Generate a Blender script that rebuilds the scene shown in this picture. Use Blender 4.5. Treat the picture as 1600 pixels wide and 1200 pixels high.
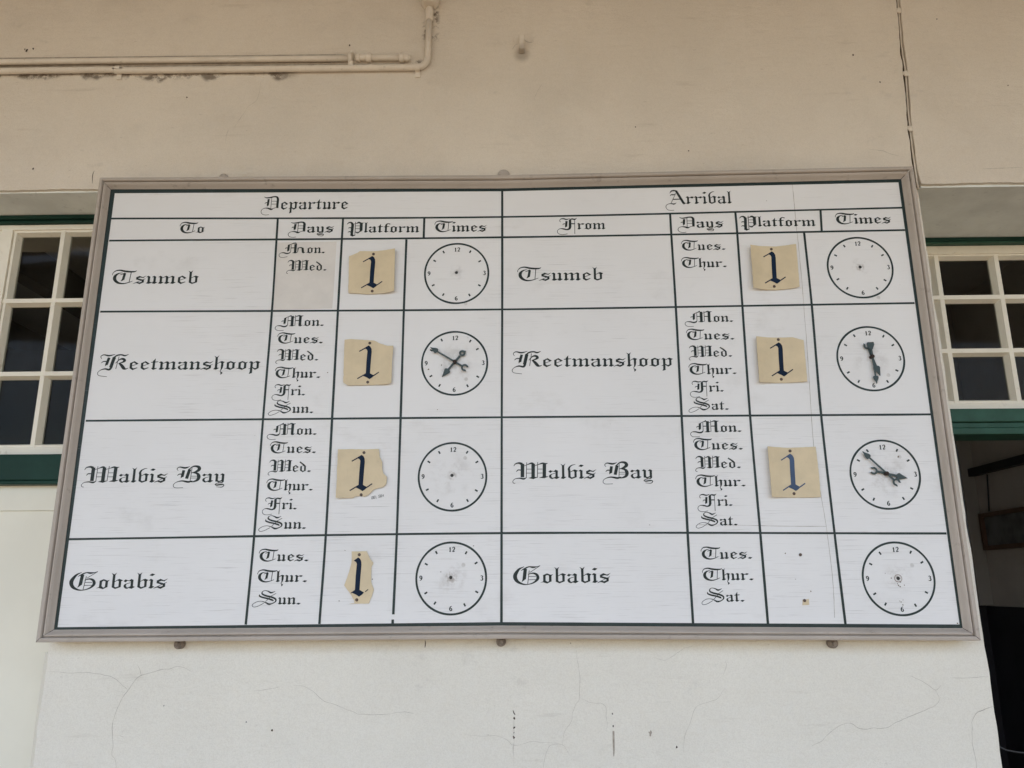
import bpy, bmesh, math, random
from mathutils import Vector, Matrix, noise

for o in list(bpy.data.objects):
    bpy.data.objects.remove(o)
scene = bpy.context.scene
COL = scene.collection

# ------------------------------------------------------------------ camera
CAM_POS = Vector((0.0, -2.06, 1.60))
cam_d = bpy.data.cameras.new('camera')
cam = bpy.data.objects.new('camera', cam_d)
COL.objects.link(cam)
r_ = Vector((0.99978174, 0.02052784, -0.00388307))
d_ = Vector((-0.00882101, 0.24628921, -0.96915624))
f_ = Vector((-0.01893833, 0.96897896, 0.24641653))
m = Matrix((r_, -d_, -f_)).transposed().to_4x4()
m.translation = CAM_POS
cam.matrix_world = m
cam_d.sensor_fit = 'HORIZONTAL'
cam_d.sensor_width = 36.0
cam_d.lens = 36.0 * 1246.777 / 1600.0
cam_d.clip_start = 0.05
cam_d.clip_end = 3000
scene.camera = cam

# ------------------------------------------------------------------ daylight
SUN_EL, SUN_AZ = math.radians(58), math.radians(200)      # azimuth from +Y, clockwise
world = bpy.data.worlds.new('World')
scene.world = world
world.use_nodes = True
wn = world.node_tree.nodes
wn.clear()
sky = wn.new('ShaderNodeTexSky')
sky.sky_type = 'NISHITA'
sky.sun_disc = False
sky.sun_elevation = SUN_EL
sky.sun_rotation = SUN_AZ
sky.air_density = 1.0
sky.dust_density = 1.6
bg = wn.new('ShaderNodeBackground')
bg.inputs['Strength'].default_value = 0.12
wo = wn.new('ShaderNodeOutputWorld')
world.node_tree.links.new(sky.outputs[0], bg.inputs[0])
world.node_tree.links.new(bg.outputs[0], wo.inputs[0])

sun_d = bpy.data.lights.new('sun', 'SUN')
sun_d.energy = 2.0
sun_d.angle = math.radians(0.53)
sun_d.color = (1.0, 0.95, 0.86)
sun = bpy.data.objects.new('sun', sun_d)
COL.objects.link(sun)
to_sun = Vector((math.sin(SUN_AZ) * math.cos(SUN_EL), math.cos(SUN_AZ) * math.cos(SUN_EL), math.sin(SUN_EL)))
sun.rotation_euler = to_sun.to_track_quat('Z', 'Y').to_euler()
sun.location = (0, -12, 12)

scene.view_settings.view_transform = 'Standard'
scene.view_settings.look = 'None'
scene.view_settings.gamma = 1.0
scene.view_settings.use_curve_mapping = False
scene.view_settings.exposure = 1.88
scene.cycles.max_bounces = 10
scene.cycles.diffuse_bounces = 6
scene.cycles.use_denoising = True

# ------------------------------------------------------------------ measurements (metres; x, z on the board or wall)
WORDS = [('Departure',-0.7512,2.6422,-0.5028,2.6401,0.0231),('To',-0.9788,2.5729,-0.907,2.5725,0.0188),('Days',-0.6691,2.5693,-0.5387,2.5689,0.0188),('Platform',-0.5041,2.5679,-0.2985,2.5657,0.0188),('Times',-0.2559,2.5669,-0.1085,2.5659,0.0188),('Arrival',0.3941,2.6427,0.5803,2.6422,0.0231),('From',0.088,2.5696,0.2234,2.5684,0.0188),('Days',0.4242,2.5693,0.5531,2.5695,0.0188),('Platform',0.5967,2.5709,0.8074,2.5699,0.0188),('Times',0.8627,2.575,1.0172,2.5754,0.0188),('Tsumeb',-1.1547,2.4225,-0.9099,2.4196,0.023),('Keetmanshoop',-1.161,2.1743,-0.7188,2.171,0.023),('Walvis Bay',-1.1655,1.869,-0.7899,1.8674,0.023),('Gobabis',-1.1628,1.5997,-0.9122,1.6007,0.023),('Tsumeb',-0.0241,2.4175,0.2125,2.4165,0.023),('Keetmanshoop',-0.0401,2.1716,0.3903,2.1693,0.023),('Walvis Bay',-0.0396,1.8711,0.3217,1.8704,0.023),('Gobabis',-0.0383,1.6093,0.2058,1.6099,0.023),('*on.',-0.6906,2.5077,-0.561,2.5064,0.017),('Wed.',-0.6661,2.455,-0.5537,2.4542,0.017),('Mon.',-0.6867,2.2932,-0.5524,2.2925,0.017),('Tues.',-0.6778,2.2443,-0.5527,2.2432,0.017),('Wed.',-0.6782,2.1959,-0.5624,2.1947,0.017),('Thur.',-0.6779,2.1472,-0.5541,2.1461,0.017),('Fri.',-0.6817,2.099,-0.5923,2.0982,0.017),('Sun.',-0.6886,2.0508,-0.5675,2.0498,0.017),('Mon.',-0.6869,1.9921,-0.5553,1.9911,0.017),('Tues.',-0.6767,1.9434,-0.5543,1.9425,0.017),('Wed.',-0.6773,1.8937,-0.5649,1.8929,0.017),('Thur.',-0.6789,1.8454,-0.557,1.8446,0.017),('Fri.',-0.6853,1.7968,-0.5957,1.7963,0.017),('Sun.',-0.6915,1.7472,-0.5687,1.7466,0.017),('Tues.',-0.6855,1.6663,-0.5573,1.6657,0.017),('Thur.',-0.6857,1.615,-0.5583,1.6145,0.017),('Sun.',-0.6937,1.5606,-0.5712,1.5601,0.017),('Tues.',0.4311,2.5019,0.5528,2.5022,0.017),('Thur.',0.4282,2.4506,0.5528,2.451,0.017),('Mon.',0.428,2.2929,0.5589,2.2924,0.017),('Tues.',0.4299,2.2429,0.5585,2.2423,0.017),('Wed.',0.4333,2.1943,0.5491,2.1944,0.017),('Thur.',0.431,2.1463,0.5575,2.1465,0.017),('Fri.',0.4305,2.0978,0.5202,2.0987,0.017),('Sat.',0.4242,2.0495,0.5297,2.0493,0.017),('Mon.',0.4249,1.9903,0.5587,1.9901,0.017),('Tues.',0.4313,1.9438,0.5586,1.9437,0.017),('Wed.',0.4325,1.8953,0.55,1.8953,0.017),('Thur.',0.4313,1.8482,0.5588,1.8483,0.017),('Fri.',0.4323,1.7985,0.5218,1.7987,0.017),('Sat.',0.4253,1.7493,0.5311,1.7495,0.017),('Tues.',0.4335,1.6659,0.5615,1.6669,0.017),('Thur.',0.4337,1.6141,0.5609,1.6147,0.017),('Sat.',0.4279,1.5622,0.5342,1.5632,0.017)]
RULES_H = [[(-1.178,2.6196),(-0.0672,2.6091),(1.0535,2.6217)],[(-1.1761,2.5517),(-0.0672,2.5471),(1.0504,2.5539)],[(-1.1753,2.3399),(-0.0691,2.334),(1.0496,2.3398)],[(-1.1758,2.033),(-0.0693,2.0335),(1.0535,2.032)],[(-1.1798,1.723),(-0.0695,1.7326),(1.0514,1.726)]]
RULES_V = [[(-0.7014,2.6119),(-0.7006,2.5472)],[(-0.7006,2.5472),(-0.6985,2.3382),(-0.7009,2.0352),(-0.7014,1.7279),(-0.7058,1.5114)],[(-0.5158,2.6113),(-0.5166,2.3362),(-0.5169,2.0363),(-0.5174,1.7301),(-0.5217,1.5124)],[(-0.2856,2.6091),(-0.286,2.5476)],[(-0.3344,2.5443),(-0.3354,2.3341),(-0.335,2.0348),(-0.3355,1.7308),(-0.3381,1.5348)],[(-0.3391,1.5225),(-0.3391,1.5119)],[(-0.0659,2.6901),(-0.0662,2.3311),(-0.0676,2.0369),(-0.0688,1.5141)],[(0.405,2.6122),(0.4051,2.5471),(0.406,2.3351),(0.4048,2.0347),(0.403,1.7302),(0.4036,1.5097)],[(0.5872,2.6135),(0.5878,2.5494),(0.5861,2.3358),(0.5835,2.0332),(0.5858,1.7292),(0.587,1.5091)],[(0.8243,2.618),(0.8215,2.554)],[(0.7725,2.5489),(0.7732,2.3355),(0.7684,2.0334),(0.7719,1.7283),(0.7759,1.5085)]]
WHITE = [[(-1.1777,2.6988),(-0.0653,2.6885),(1.0503,2.6998)],[(-1.1792,1.5067),(-0.0664,1.5156),(1.0529,1.5066)]]
LIP = [[(-1.1905,2.7106),(-0.0653,2.6967),(1.0588,2.7094)],[(-1.187,1.5006),(-0.0664,1.5074),(1.0586,1.4978)]]
OUTER = [[(-1.2166,2.7391),(-0.0647,2.7296),(1.0882,2.7392)],[(-1.2187,1.4715),(-0.0658,1.4767),(1.0897,1.4694)]]
CLOCKS = [(-0.1922,2.4412),(-0.1943,2.1833),(-0.1955,1.8779),(-0.195,1.622),(0.9151,2.4448),(0.9143,2.1853),(0.9159,1.876),(0.9184,1.6166)]
HUBS = [(-0.1927,2.4433),(-0.1933,2.1846),(-0.1968,1.8808),(-0.1961,1.6235),(0.9155,2.446),(0.9158,2.1886),(0.9166,1.8773),(0.9177,1.6168)]
OLD_SPOTS = [(-0.1666,2.3525),(-0.1631,2.1383),(-0.1632,1.9263),(-0.1648,1.654),(0.9549,2.3568),(0.9555,2.1393),(0.958,1.921),(0.9558,1.6482)]
CHIPS = [((0.9162,1.5997),1.7),((0.9193,1.5972),1.7),((0.9144,1.6034),1.2),((0.9214,1.6081),1.6),((0.9215,1.5533),1.9),((0.9176,1.5599),1.4),((0.915,1.5624),1.0),((0.9229,1.5649),0.9),((0.8872,1.6291),1),((0.9004,1.6173),1.4),((0.9307,1.6005),1),((0.955,1.9215),2.2),((-0.2639,2.1664),2.0),((-0.2295,2.1777),1.4),((-0.2215,1.6372),1.2),((-0.4665,1.6915),1.2),((-0.475,1.5675),1.2),((-0.3935,1.6201),1.2),((0.6443,1.6791),1.3),((0.6641,1.6158),1.0),((0.6993,1.5864),1.4),((1.0483,1.5092),1.6),((1.0546,1.5318),1.4),((-0.1393,1.7011),1.3),((-0.238,2.0557),1.2),((-0.5356,2.1603),1.2)]
CARDS = [([(-0.4921,2.4927),(-0.4685,2.5039),(-0.4626,2.5088),(-0.4263,2.5077),(-0.3996,2.5095),(-0.3634,2.5119),(-0.3629,2.4731),(-0.3621,2.3868),(-0.3884,2.3829),(-0.4346,2.3813),(-0.4891,2.3848)],[(-0.4244,2.4994),(-0.4237,2.3899)],[(-0.4285,2.4933),(-0.4201,2.3984)]),([(-0.4923,2.2493),(-0.4786,2.2518),(-0.4525,2.2504),(-0.4118,2.2477),(-0.4014,2.2409),(-0.3765,2.2316),(-0.3592,2.2306),(-0.3614,2.1873),(-0.3615,2.1282),(-0.3685,2.1246),(-0.4099,2.1235),(-0.4783,2.1227),(-0.4902,2.1308),(-0.4915,2.1886)],[(-0.4243,2.2403),(-0.4254,2.1313)],[(-0.4286,2.2336),(-0.4191,2.1398)]),([(-0.4947,1.9495),(-0.4619,1.9507),(-0.4282,1.9498),(-0.3891,1.9509),(-0.3863,1.9305),(-0.3788,1.9164),(-0.3781,1.8969),(-0.3742,1.8858),(-0.3649,1.8774),(-0.3657,1.8609),(-0.3716,1.8526),(-0.3976,1.8452),(-0.4122,1.8309),(-0.4217,1.8262),(-0.4287,1.829),(-0.4452,1.8277),(-0.4505,1.8237),(-0.4939,1.8239),(-0.4936,1.8727)],[(-0.4275,1.9413),(-0.4302,1.8317)],[(-0.4339,1.9353),(-0.4264,1.8413)]),([(-0.4484,1.6885),(-0.4105,1.689),(-0.4024,1.6724),(-0.3924,1.6599),(-0.3974,1.6501),(-0.3959,1.6123),(-0.3885,1.5941),(-0.3992,1.5613),(-0.4492,1.5606),(-0.436,1.5627),(-0.4376,1.5698),(-0.4477,1.5853),(-0.4634,1.6048),(-0.4529,1.6385),(-0.4478,1.6608)],[(-0.4288,1.6805),(-0.4306,1.57)],[(-0.4329,1.6739),(-0.4233,1.5781)]),([(0.6167,2.5087),(0.6569,2.5089),(0.6897,2.5078),(0.7441,2.5128),(0.7434,2.4545),(0.7424,2.3873),(0.7181,2.3834),(0.6789,2.3804),(0.6465,2.3808),(0.6156,2.3839),(0.6166,2.4476)],[(0.6765,2.4998),(0.6756,2.3904)],[(0.676,2.493),(0.685,2.3984)]),([(0.6126,2.2458),(0.6624,2.2445),(0.7109,2.2448),(0.7279,2.2389),(0.739,2.2352),(0.7386,2.181),(0.7384,2.122),(0.6917,2.1196),(0.6386,2.1201),(0.6106,2.1197),(0.6116,2.1823)],[(0.6733,2.2388),(0.6719,2.1291)],[(0.6734,2.231),(0.6806,2.137)]),([(0.6178,1.9484),(0.6749,1.946),(0.744,1.9481),(0.7454,1.8824),(0.7443,1.8183),(0.6763,1.8179),(0.6187,1.8191),(0.6183,1.8832)],[(0.6777,1.9377),(0.6781,1.8278)],[(0.6761,1.9304),(0.6849,1.8348)])]
BARE_NAILS = [(0.6813,1.6753),(0.6812,1.5644)]
SCRAP = [(0.6767,1.5666),(0.6921,1.5682),(0.6917,1.5541),(0.6754,1.5534)]
PATCH = [(-0.6966,2.5397),(-0.5306,2.5404),(-0.5313,2.3794),(-0.5329,2.3421),(-0.6952,2.3393)]
NOTE = [(-0.404,1.8239),(-0.3727,1.8303)]
PANEL_SEAM = [[(0.7536,2.7002),(0.7531,2.5571),(0.7532,2.424),(0.7482,2.1871),(0.741,1.9373),(0.7469,1.8299),(0.7531,1.7459)],[(0.4327,1.7509),(0.5263,1.7495),(0.6389,1.7465),(0.753,1.7451)],[(0.7531,1.7459),(0.7558,1.6154),(0.7511,1.5237)]]
PIER_L = [(-1.2202,1.4963),(-1.2214,1.4572),(-1.2237,1.3801),(-1.2248,1.3195),(-1.2261,1.1717)]
PIPE_UP = [(-1.6138,3.172),(-1.2158,3.1701),(-0.5352,3.1651)]
PIPE_LO = [(-1.6088,3.1403),(-1.2418,3.1387),(-1.1919,3.1348),(-0.3287,3.1298)]
PIPE_V = [(-0.2945,3.1672),(-0.2921,3.327)]
UPFIT = [(-0.5293,3.1661),(-0.5058,3.1663),(-0.4764,3.1662),(-0.3883,3.1645),(-0.3726,3.1642),(-0.351,3.1616)]
JBOX = [(-0.3217,3.4024),(-0.2637,3.4011),(-0.2629,3.3589),(-0.2745,3.3405),(-0.3083,3.3412),(-0.3207,3.3601)]
PEG = [(-0.0154,3.2288),(0.0013,3.2285),(0.0009,3.1788),(-0.0157,3.1791)]
LUGS = [(-0.8873,1.4626),(-0.0715,1.4667),(0.7565,1.4607)]
BUMPS = [(-0.0633,2.7696),(-0.8896,2.7738)]
SEAM = [(1.1663,3.4893),(1.1531,3.3485),(1.146,3.2114),(1.1443,3.0889),(1.1361,2.9481),(1.1327,2.832),(1.1325,2.7289),(1.135,2.7125)]
CRACKS = [([(-1.2161,1.3973),(-1.1694,1.3932),(-1.1141,1.3931),(-1.0703,1.3867),(-1.0481,1.3798),(-1.028,1.3655),(-1.0112,1.3524)],0.9),([(-0.8521,1.3949),(-0.8701,1.4036),(-0.8901,1.4082),(-0.9098,1.4025),(-0.931,1.4008),(-0.9607,1.3923),(-0.9816,1.3871),(-0.9981,1.3712),(-1.011,1.3501),(-1.024,1.3315),(-1.0355,1.3005),(-1.04,1.2726),(-1.0379,1.2448),(-1.0334,1.2228),(-1.0339,1.2019),(-1.0235,1.1899),(-1.0172,1.1573)],1.1),([(-0.981,1.3871),(-0.9876,1.4026),(-0.995,1.4142)],0.7),([(-1.0446,1.3513),(-1.0196,1.3456)],0.7),([(-0.6919,1.3497),(-0.6468,1.3547),(-0.6259,1.3586)],0.7),([(-0.5928,1.362),(-0.5715,1.3608),(-0.5498,1.3523),(-0.5309,1.3382),(-0.5121,1.3252),(-0.4755,1.3139),(-0.4388,1.2999),(-0.4176,1.2944),(-0.3548,1.2943),(-0.325,1.2998),(-0.2891,1.2976)],0.9),([(0.1167,1.4578),(0.1199,1.4233),(0.1246,1.3853),(0.1225,1.3328),(0.1142,1.3179),(0.105,1.2957),(0.1014,1.2773),(0.0852,1.2553),(0.0787,1.2243)],0.8),([(0.1225,1.3328),(0.1499,1.3216),(0.1834,1.316),(0.1885,1.2882),(0.1899,1.2735),(0.1866,1.2552)],0.7),([(0.484,1.3547),(0.4666,1.3324),(0.4463,1.3231),(0.4101,1.3102),(0.392,1.2697),(0.3787,1.2442),(0.3728,1.208)],0.7),([(-0.1631,1.2481),(-0.1237,1.2444),(-0.0882,1.2451),(-0.0567,1.2353),(-0.0449,1.2243),(-0.0253,1.2243),(-0.0016,1.2316),(0.0337,1.2298),(0.0787,1.2243),(0.0958,1.2008)],0.7),([(0.0787,1.2243),(0.0493,1.2225),(0.0372,1.2008),(0.0309,1.172)],0.7),([(0.3092,1.4275),(0.3369,1.4209),(0.3656,1.4342),(0.3863,1.4475),(0.4107,1.454)],0.6),([(0.4904,1.4187),(0.4916,1.4073),(0.4821,1.3847)],0.6),([(0.9443,1.382),(0.9633,1.3744),(0.9816,1.363),(1.0009,1.3492),(1.0163,1.3588)],1.2),([(1.0009,1.3492),(1.0074,1.3317),(0.9997,1.3172),(0.974,1.3048),(0.9463,1.2937),(0.9235,1.2863),(0.8958,1.274),(0.8683,1.2625),(0.8376,1.2617),(0.807,1.2609),(0.7863,1.272),(0.7734,1.274),(0.7505,1.2638),(0.7317,1.2515),(0.7127,1.2352),(0.6851,1.221)],1.1),([(1.041,1.3785),(1.0717,1.3767),(1.1339,1.3804)],0.8),([(1.1388,1.3108),(1.1184,1.3059),(1.0954,1.2976),(1.0838,1.2841),(1.078,1.2738)],1.5),([(1.0789,1.2738),(1.0738,1.2331),(1.0735,1.2129),(1.0758,1.1928),(1.0721,1.1528)],1.2),([(1.0108,2.8366),(1.0473,2.8308),(1.0648,2.8227),(1.0916,2.8144)],1.4),([(1.3252,2.7695),(1.3758,2.7702),(1.4404,2.7728)],1.2),([(1.148,2.7491),(1.179,2.7409)],1.0),([(-0.8038,3.0915),(-0.8062,3.0582),(-0.8139,3.0308),(-0.8366,3.0092),(-0.8493,2.9848),(-0.8599,2.966),(-0.8725,2.9418)],0.8),([(-0.887,2.934),(-0.8936,2.9159),(-0.8945,2.8948)],0.8),([(0.0554,3.0744),(0.0385,3.0482),(0.0282,3.0183)],0.8),([(-1.2799,2.8028),(-1.283,2.786),(-1.2807,2.7609)],2.2),([(-0.0422,1.304),(-0.0399,1.2977),(-0.0371,1.2932)],3.0),([(-0.0399,1.2921),(-0.04,1.2663),(-0.0397,1.2371),(-0.041,1.208),(-0.0404,1.1756)],0.8),([(-0.0185,3.2139),(-0.0274,3.2095),(-0.0333,3.2005),(-0.0373,3.1938)],1.6),([(0.0032,3.2294),(0.0081,3.2224),(0.0179,3.2188),(0.0297,3.222)],1.7),([(-0.0198,3.1619),(-0.0081,3.1639),(0.0095,3.1613)],1.5),([(-0.2637,1.4703),(-0.263,1.461),(-0.264,1.4518)],2.4)]
SCRAPE = [(0.2023,1.2559),(0.207,1.2559),(0.2062,1.2116),(0.2042,1.1986),(0.2023,1.1986),(0.2017,1.2261)]
SPECKS = [((-0.0391,1.2847),1.8),((-0.0396,1.2634),2.2),((-0.0401,1.2517),1.2),((-0.0401,1.2414),2),((0.2046,1.2662),1.6),((0.2037,1.2956),1.5),((0.295,1.2508),4),((0.3571,1.2195),2),((-0.64,1.2579),1.8),((-0.7056,1.2773),1.2),((-0.916,1.3156),1.2),((-1.5446,3.2207),3.4),((-1.5514,3.2254),1.8),((-1.5254,3.2272),2.2),((-1.0265,3.0455),2),((-0.5384,3.2194),2),((-1.465,2.812),2.2),((0.481,2.8407),1.6),((0.3286,2.9222),1.4),((0.9952,3.1559),2),((1.2622,3.2771),1.4),((1.441,3.0424),1.5),((1.0647,3.0602),2.2)]
GRIME_SHADE_LINE = [(-1.6159,3.1355),(-1.2472,3.1332),(-0.6931,3.1252),(-0.3498,3.1255)]
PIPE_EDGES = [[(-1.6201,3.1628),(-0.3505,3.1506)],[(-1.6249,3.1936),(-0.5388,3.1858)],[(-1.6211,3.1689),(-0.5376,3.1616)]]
CAN_DEPTH = 4.2

# ------------------------------------------------------------------ material helpers
def new_mat(name):
    mt = bpy.data.materials.new(name)
    mt.use_nodes = True
    nt = mt.node_tree
    nt.nodes.clear()
    out = nt.nodes.new('ShaderNodeOutputMaterial')
    p = nt.nodes.new('ShaderNodeBsdfPrincipled')
    nt.links.new(p.outputs[0], out.inputs[0])
    return mt, nt, p

class G:
    """tiny helper to write node graphs as expressions"""
    def __init__(s, nt):
        s.nt = nt
        s.geo = nt.nodes.new('ShaderNodeNewGeometry')
        s.sep = nt.nodes.new('ShaderNodeSeparateXYZ')
        nt.links.new(s.geo.outputs['Position'], s.sep.inputs[0])
        s.pos = s.geo.outputs['Position']
        s.x, s.y, s.z = s.sep.outputs
    def put(s, sock, v):
        if hasattr(v, 'is_output'):
            s.nt.links.new(v, sock)
        else:
            sock.default_value = v
    def math(s, op, a, b=0.0, c=0.0, clamp=False):
        n = s.nt.nodes.new('ShaderNodeMath')
        n.operation = op
        n.use_clamp = clamp
        s.put(n.inputs[0], a); s.put(n.inputs[1], b); s.put(n.inputs[2], c)
        return n.outputs[0]
    def vec(s, scale, off=(0, 0, 0)):
        n = s.nt.nodes.new('ShaderNodeMapping')
        s.nt.links.new(s.pos, n.inputs[0])
        n.inputs['Scale'].default_value = scale
        n.inputs['Location'].default_value = off
        return n.outputs[0]
    def noise(s, scale=1.0, detail=4.0, rough=0.55, vec=None, dist=0.0):
        n = s.nt.nodes.new('ShaderNodeTexNoise')
        s.nt.links.new(vec if vec is not None else s.pos, n.inputs['Vector'])
        n.inputs['Scale'].default_value = scale
        n.inputs['Detail'].default_value = detail
        n.inputs['Roughness'].default_value = rough
        n.inputs['Distortion'].default_value = dist
        return n.outputs[0]
    def ramp(s, v, lo, hi, a=0.0, b=1.0):
        n = s.nt.nodes.new('ShaderNodeMapRange')
        n.clamp = True
        n.interpolation_type = 'SMOOTHSTEP'
        s.put(n.inputs[0], v)
        for i, q in enumerate((lo, hi, a, b)):
            s.put(n.inputs[i + 1], q)
        return n.outputs[0]
    def mix(s, fac, a, b):
        n = s.nt.nodes.new('ShaderNodeMix')
        n.data_type = 'RGBA'
        s.put(n.inputs[0], fac)
        for sk, v in ((n.inputs[6], a), (n.inputs[7], b)):
            if hasattr(v, 'is_output'):
                s.nt.links.new(v, sk)
            else:
                sk.default_value = (*v, 1.0)
        return n.outputs[2]
    def bump(s, p, h, strength=0.3, dist=0.002):
        n = s.nt.nodes.new('ShaderNodeBump')
        n.inputs['Strength'].default_value = strength
        n.inputs['Distance'].default_value = dist
        s.nt.links.new(h, n.inputs['Height'])
        s.nt.links.new(n.outputs[0], p.inputs['Normal'])

def paint(name, col, rough=0.6, var=0.08, scale=9.0, bump=0.15, bscale=120.0, spec=0.3, dark=None, dark_amt=0.0):
    mt, nt, p = new_mat(name)
    g = G(nt)
    n1 = g.noise(scale, 5, 0.6)
    lo = tuple(c * (1 - var) for c in col)
    hi = tuple(min(1, c * (1 + var)) for c in col)
    c = g.mix(g.ramp(n1, 0.3, 0.7), lo, hi)
    if dark:
        n2 = g.noise(scale * 6, 6, 0.7)
        c = g.mix(g.math('MULTIPLY', g.ramp(n2, 0.58, 0.72), dark_amt), c, dark)
    nt.links.new(c, p.inputs['Base Color'])
    p.inputs['Roughness'].default_value = rough
    p.inputs['Specular IOR Level'].default_value = spec
    if bump:
        g.bump(p, g.noise(bscale, 4, 0.6), bump, 0.001)
    return mt

# ------------------------------------------------------------------ materials
WALL = (0.805, 0.775, 0.695)
BEAM = (0.725, 0.660, 0.570)      # the lintel above the board is painted a deeper cream

def wall_material():
    mt, nt, p = new_mat('cream_plaster')
    g = G(nt)
    big = g.noise(1.3, 5, 0.6)
    mid = g.noise(7.0, 6, 0.6)
    brush = g.noise(1.0, 5, 0.6, g.vec((5, 5, 46)))
    lo = g.mix(g.ramp(big, 0.3, 0.7), tuple(v * 0.96 for v in WALL), tuple(v * 1.03 for v in WALL))
    lo = g.mix(g.math('MULTIPLY', g.ramp(mid, 0.45, 0.75), 0.25), lo, tuple(v * 0.90 for v in WALL))
    hi = g.mix(g.ramp(big, 0.3, 0.7), tuple(v * 0.94 for v in BEAM), tuple(v * 1.04 for v in BEAM))
    hi = g.mix(g.math('MULTIPLY', g.ramp(mid, 0.45, 0.75), 0.35), hi, tuple(v * 0.86 for v in BEAM))
    edge = g.math('ADD', g.z, g.math('MULTIPLY', g.noise(3.0, 3, 0.5), 0.03))
    c = g.mix(g.ramp(edge, 2.690, 2.705), lo, hi)
    grit = g.noise(330.0, 3, 0.7)
    c = g.mix(g.math('MULTIPLY', g.ramp(grit, 0.35, 0.72), 0.16), c, (0.36, 0.31, 0.25))
    nick = g.math('MULTIPLY', g.ramp(g.noise(1.0, 5, 0.65, g.vec((26, 1, 95), (2, 0, 6))), 0.66, 0.71), g.ramp(g.noise(4.2, 3, 0.55, g.vec((1, 1, 1), (5, 5, 1))), 0.46, 0.62))
    c = g.mix(g.math('MULTIPLY', nick, 0.45), c, (0.24, 0.19, 0.14))
    # greasy dust caught in the brush marks
    dust = g.math('MULTIPLY', g.ramp(brush, 0.60, 0.74), g.ramp(g.noise(3.1, 3, 0.5, g.vec((1, 1, 1), (7, 2, 3))), 0.45, 0.65))
    c = g.mix(g.math('MULTIPLY', dust, 0.22), c, (0.33, 0.27, 0.20))
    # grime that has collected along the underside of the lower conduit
    (x0, z0), (x1, z1), (x2, z2), (x3, z3) = GRIME_SHADE_LINE
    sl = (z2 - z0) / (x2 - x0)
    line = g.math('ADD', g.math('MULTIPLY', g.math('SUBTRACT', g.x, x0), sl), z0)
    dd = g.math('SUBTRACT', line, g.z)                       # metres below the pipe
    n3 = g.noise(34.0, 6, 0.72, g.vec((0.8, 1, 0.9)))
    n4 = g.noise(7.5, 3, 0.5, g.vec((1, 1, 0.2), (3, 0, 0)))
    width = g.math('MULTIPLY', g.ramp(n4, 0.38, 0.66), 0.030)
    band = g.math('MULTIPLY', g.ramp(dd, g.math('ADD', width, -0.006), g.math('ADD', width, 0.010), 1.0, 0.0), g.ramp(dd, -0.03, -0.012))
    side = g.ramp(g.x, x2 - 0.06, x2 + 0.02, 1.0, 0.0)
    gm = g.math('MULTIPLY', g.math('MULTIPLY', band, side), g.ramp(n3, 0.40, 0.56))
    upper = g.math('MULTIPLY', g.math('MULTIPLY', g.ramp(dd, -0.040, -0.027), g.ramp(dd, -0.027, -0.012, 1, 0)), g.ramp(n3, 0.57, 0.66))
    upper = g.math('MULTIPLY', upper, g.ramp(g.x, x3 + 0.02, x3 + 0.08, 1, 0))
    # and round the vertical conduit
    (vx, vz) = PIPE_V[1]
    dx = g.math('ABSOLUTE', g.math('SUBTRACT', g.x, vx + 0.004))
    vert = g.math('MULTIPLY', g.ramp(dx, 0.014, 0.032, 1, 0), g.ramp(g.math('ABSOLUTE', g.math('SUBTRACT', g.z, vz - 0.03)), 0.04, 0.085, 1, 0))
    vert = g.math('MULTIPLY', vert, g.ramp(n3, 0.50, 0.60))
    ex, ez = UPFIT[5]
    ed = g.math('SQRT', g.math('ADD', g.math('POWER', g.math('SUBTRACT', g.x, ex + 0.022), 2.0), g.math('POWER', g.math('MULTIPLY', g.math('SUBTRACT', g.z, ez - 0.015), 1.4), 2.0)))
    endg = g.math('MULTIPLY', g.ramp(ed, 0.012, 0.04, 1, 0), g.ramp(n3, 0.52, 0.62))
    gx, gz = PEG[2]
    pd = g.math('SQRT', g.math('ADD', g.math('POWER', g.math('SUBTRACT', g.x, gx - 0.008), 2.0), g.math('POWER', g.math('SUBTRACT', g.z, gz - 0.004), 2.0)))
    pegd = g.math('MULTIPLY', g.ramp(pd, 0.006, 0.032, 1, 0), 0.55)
    for (ea, eb) in PIPE_EDGES + [GRIME_SHADE_LINE[:1] + GRIME_SHADE_LINE[2:3]]:  # shadow lines of the conduits, painted into the wall colour along their edges
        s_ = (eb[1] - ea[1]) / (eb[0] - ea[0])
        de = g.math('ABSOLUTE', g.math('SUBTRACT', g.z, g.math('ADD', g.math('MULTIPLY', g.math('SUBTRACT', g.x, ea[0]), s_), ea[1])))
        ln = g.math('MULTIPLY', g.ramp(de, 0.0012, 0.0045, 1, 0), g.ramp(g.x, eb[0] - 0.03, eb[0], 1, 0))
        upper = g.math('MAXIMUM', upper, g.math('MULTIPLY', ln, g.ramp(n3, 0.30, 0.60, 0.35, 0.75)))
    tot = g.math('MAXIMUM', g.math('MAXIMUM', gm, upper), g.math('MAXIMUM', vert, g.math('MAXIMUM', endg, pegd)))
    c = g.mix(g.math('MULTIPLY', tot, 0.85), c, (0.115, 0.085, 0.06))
    # grey rubbed scuffs low down and old repair patches in a slightly different cream
    sc_ = g.math('MULTIPLY', g.ramp(g.noise(1.0, 6, 0.7, g.vec((16, 1, 26), (0, 0, 4))), 0.55, 0.72), g.ramp(g.noise(2.4, 3, 0.5, g.vec((1, 1, 1), (11, 0, 3))), 0.5, 0.62))
    c = g.mix(g.math('MULTIPLY', sc_, 0.24), c, (0.40, 0.37, 0.33))
    pt = g.ramp(g.noise(1.9, 2, 0.4, g.vec((1, 1, 1.4), (3, 8, 5)), 0.6), 0.555, 0.575)
    c = g.mix(g.math('MULTIPLY', pt, 0.07), c, (0.80, 0.755, 0.67))
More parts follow.
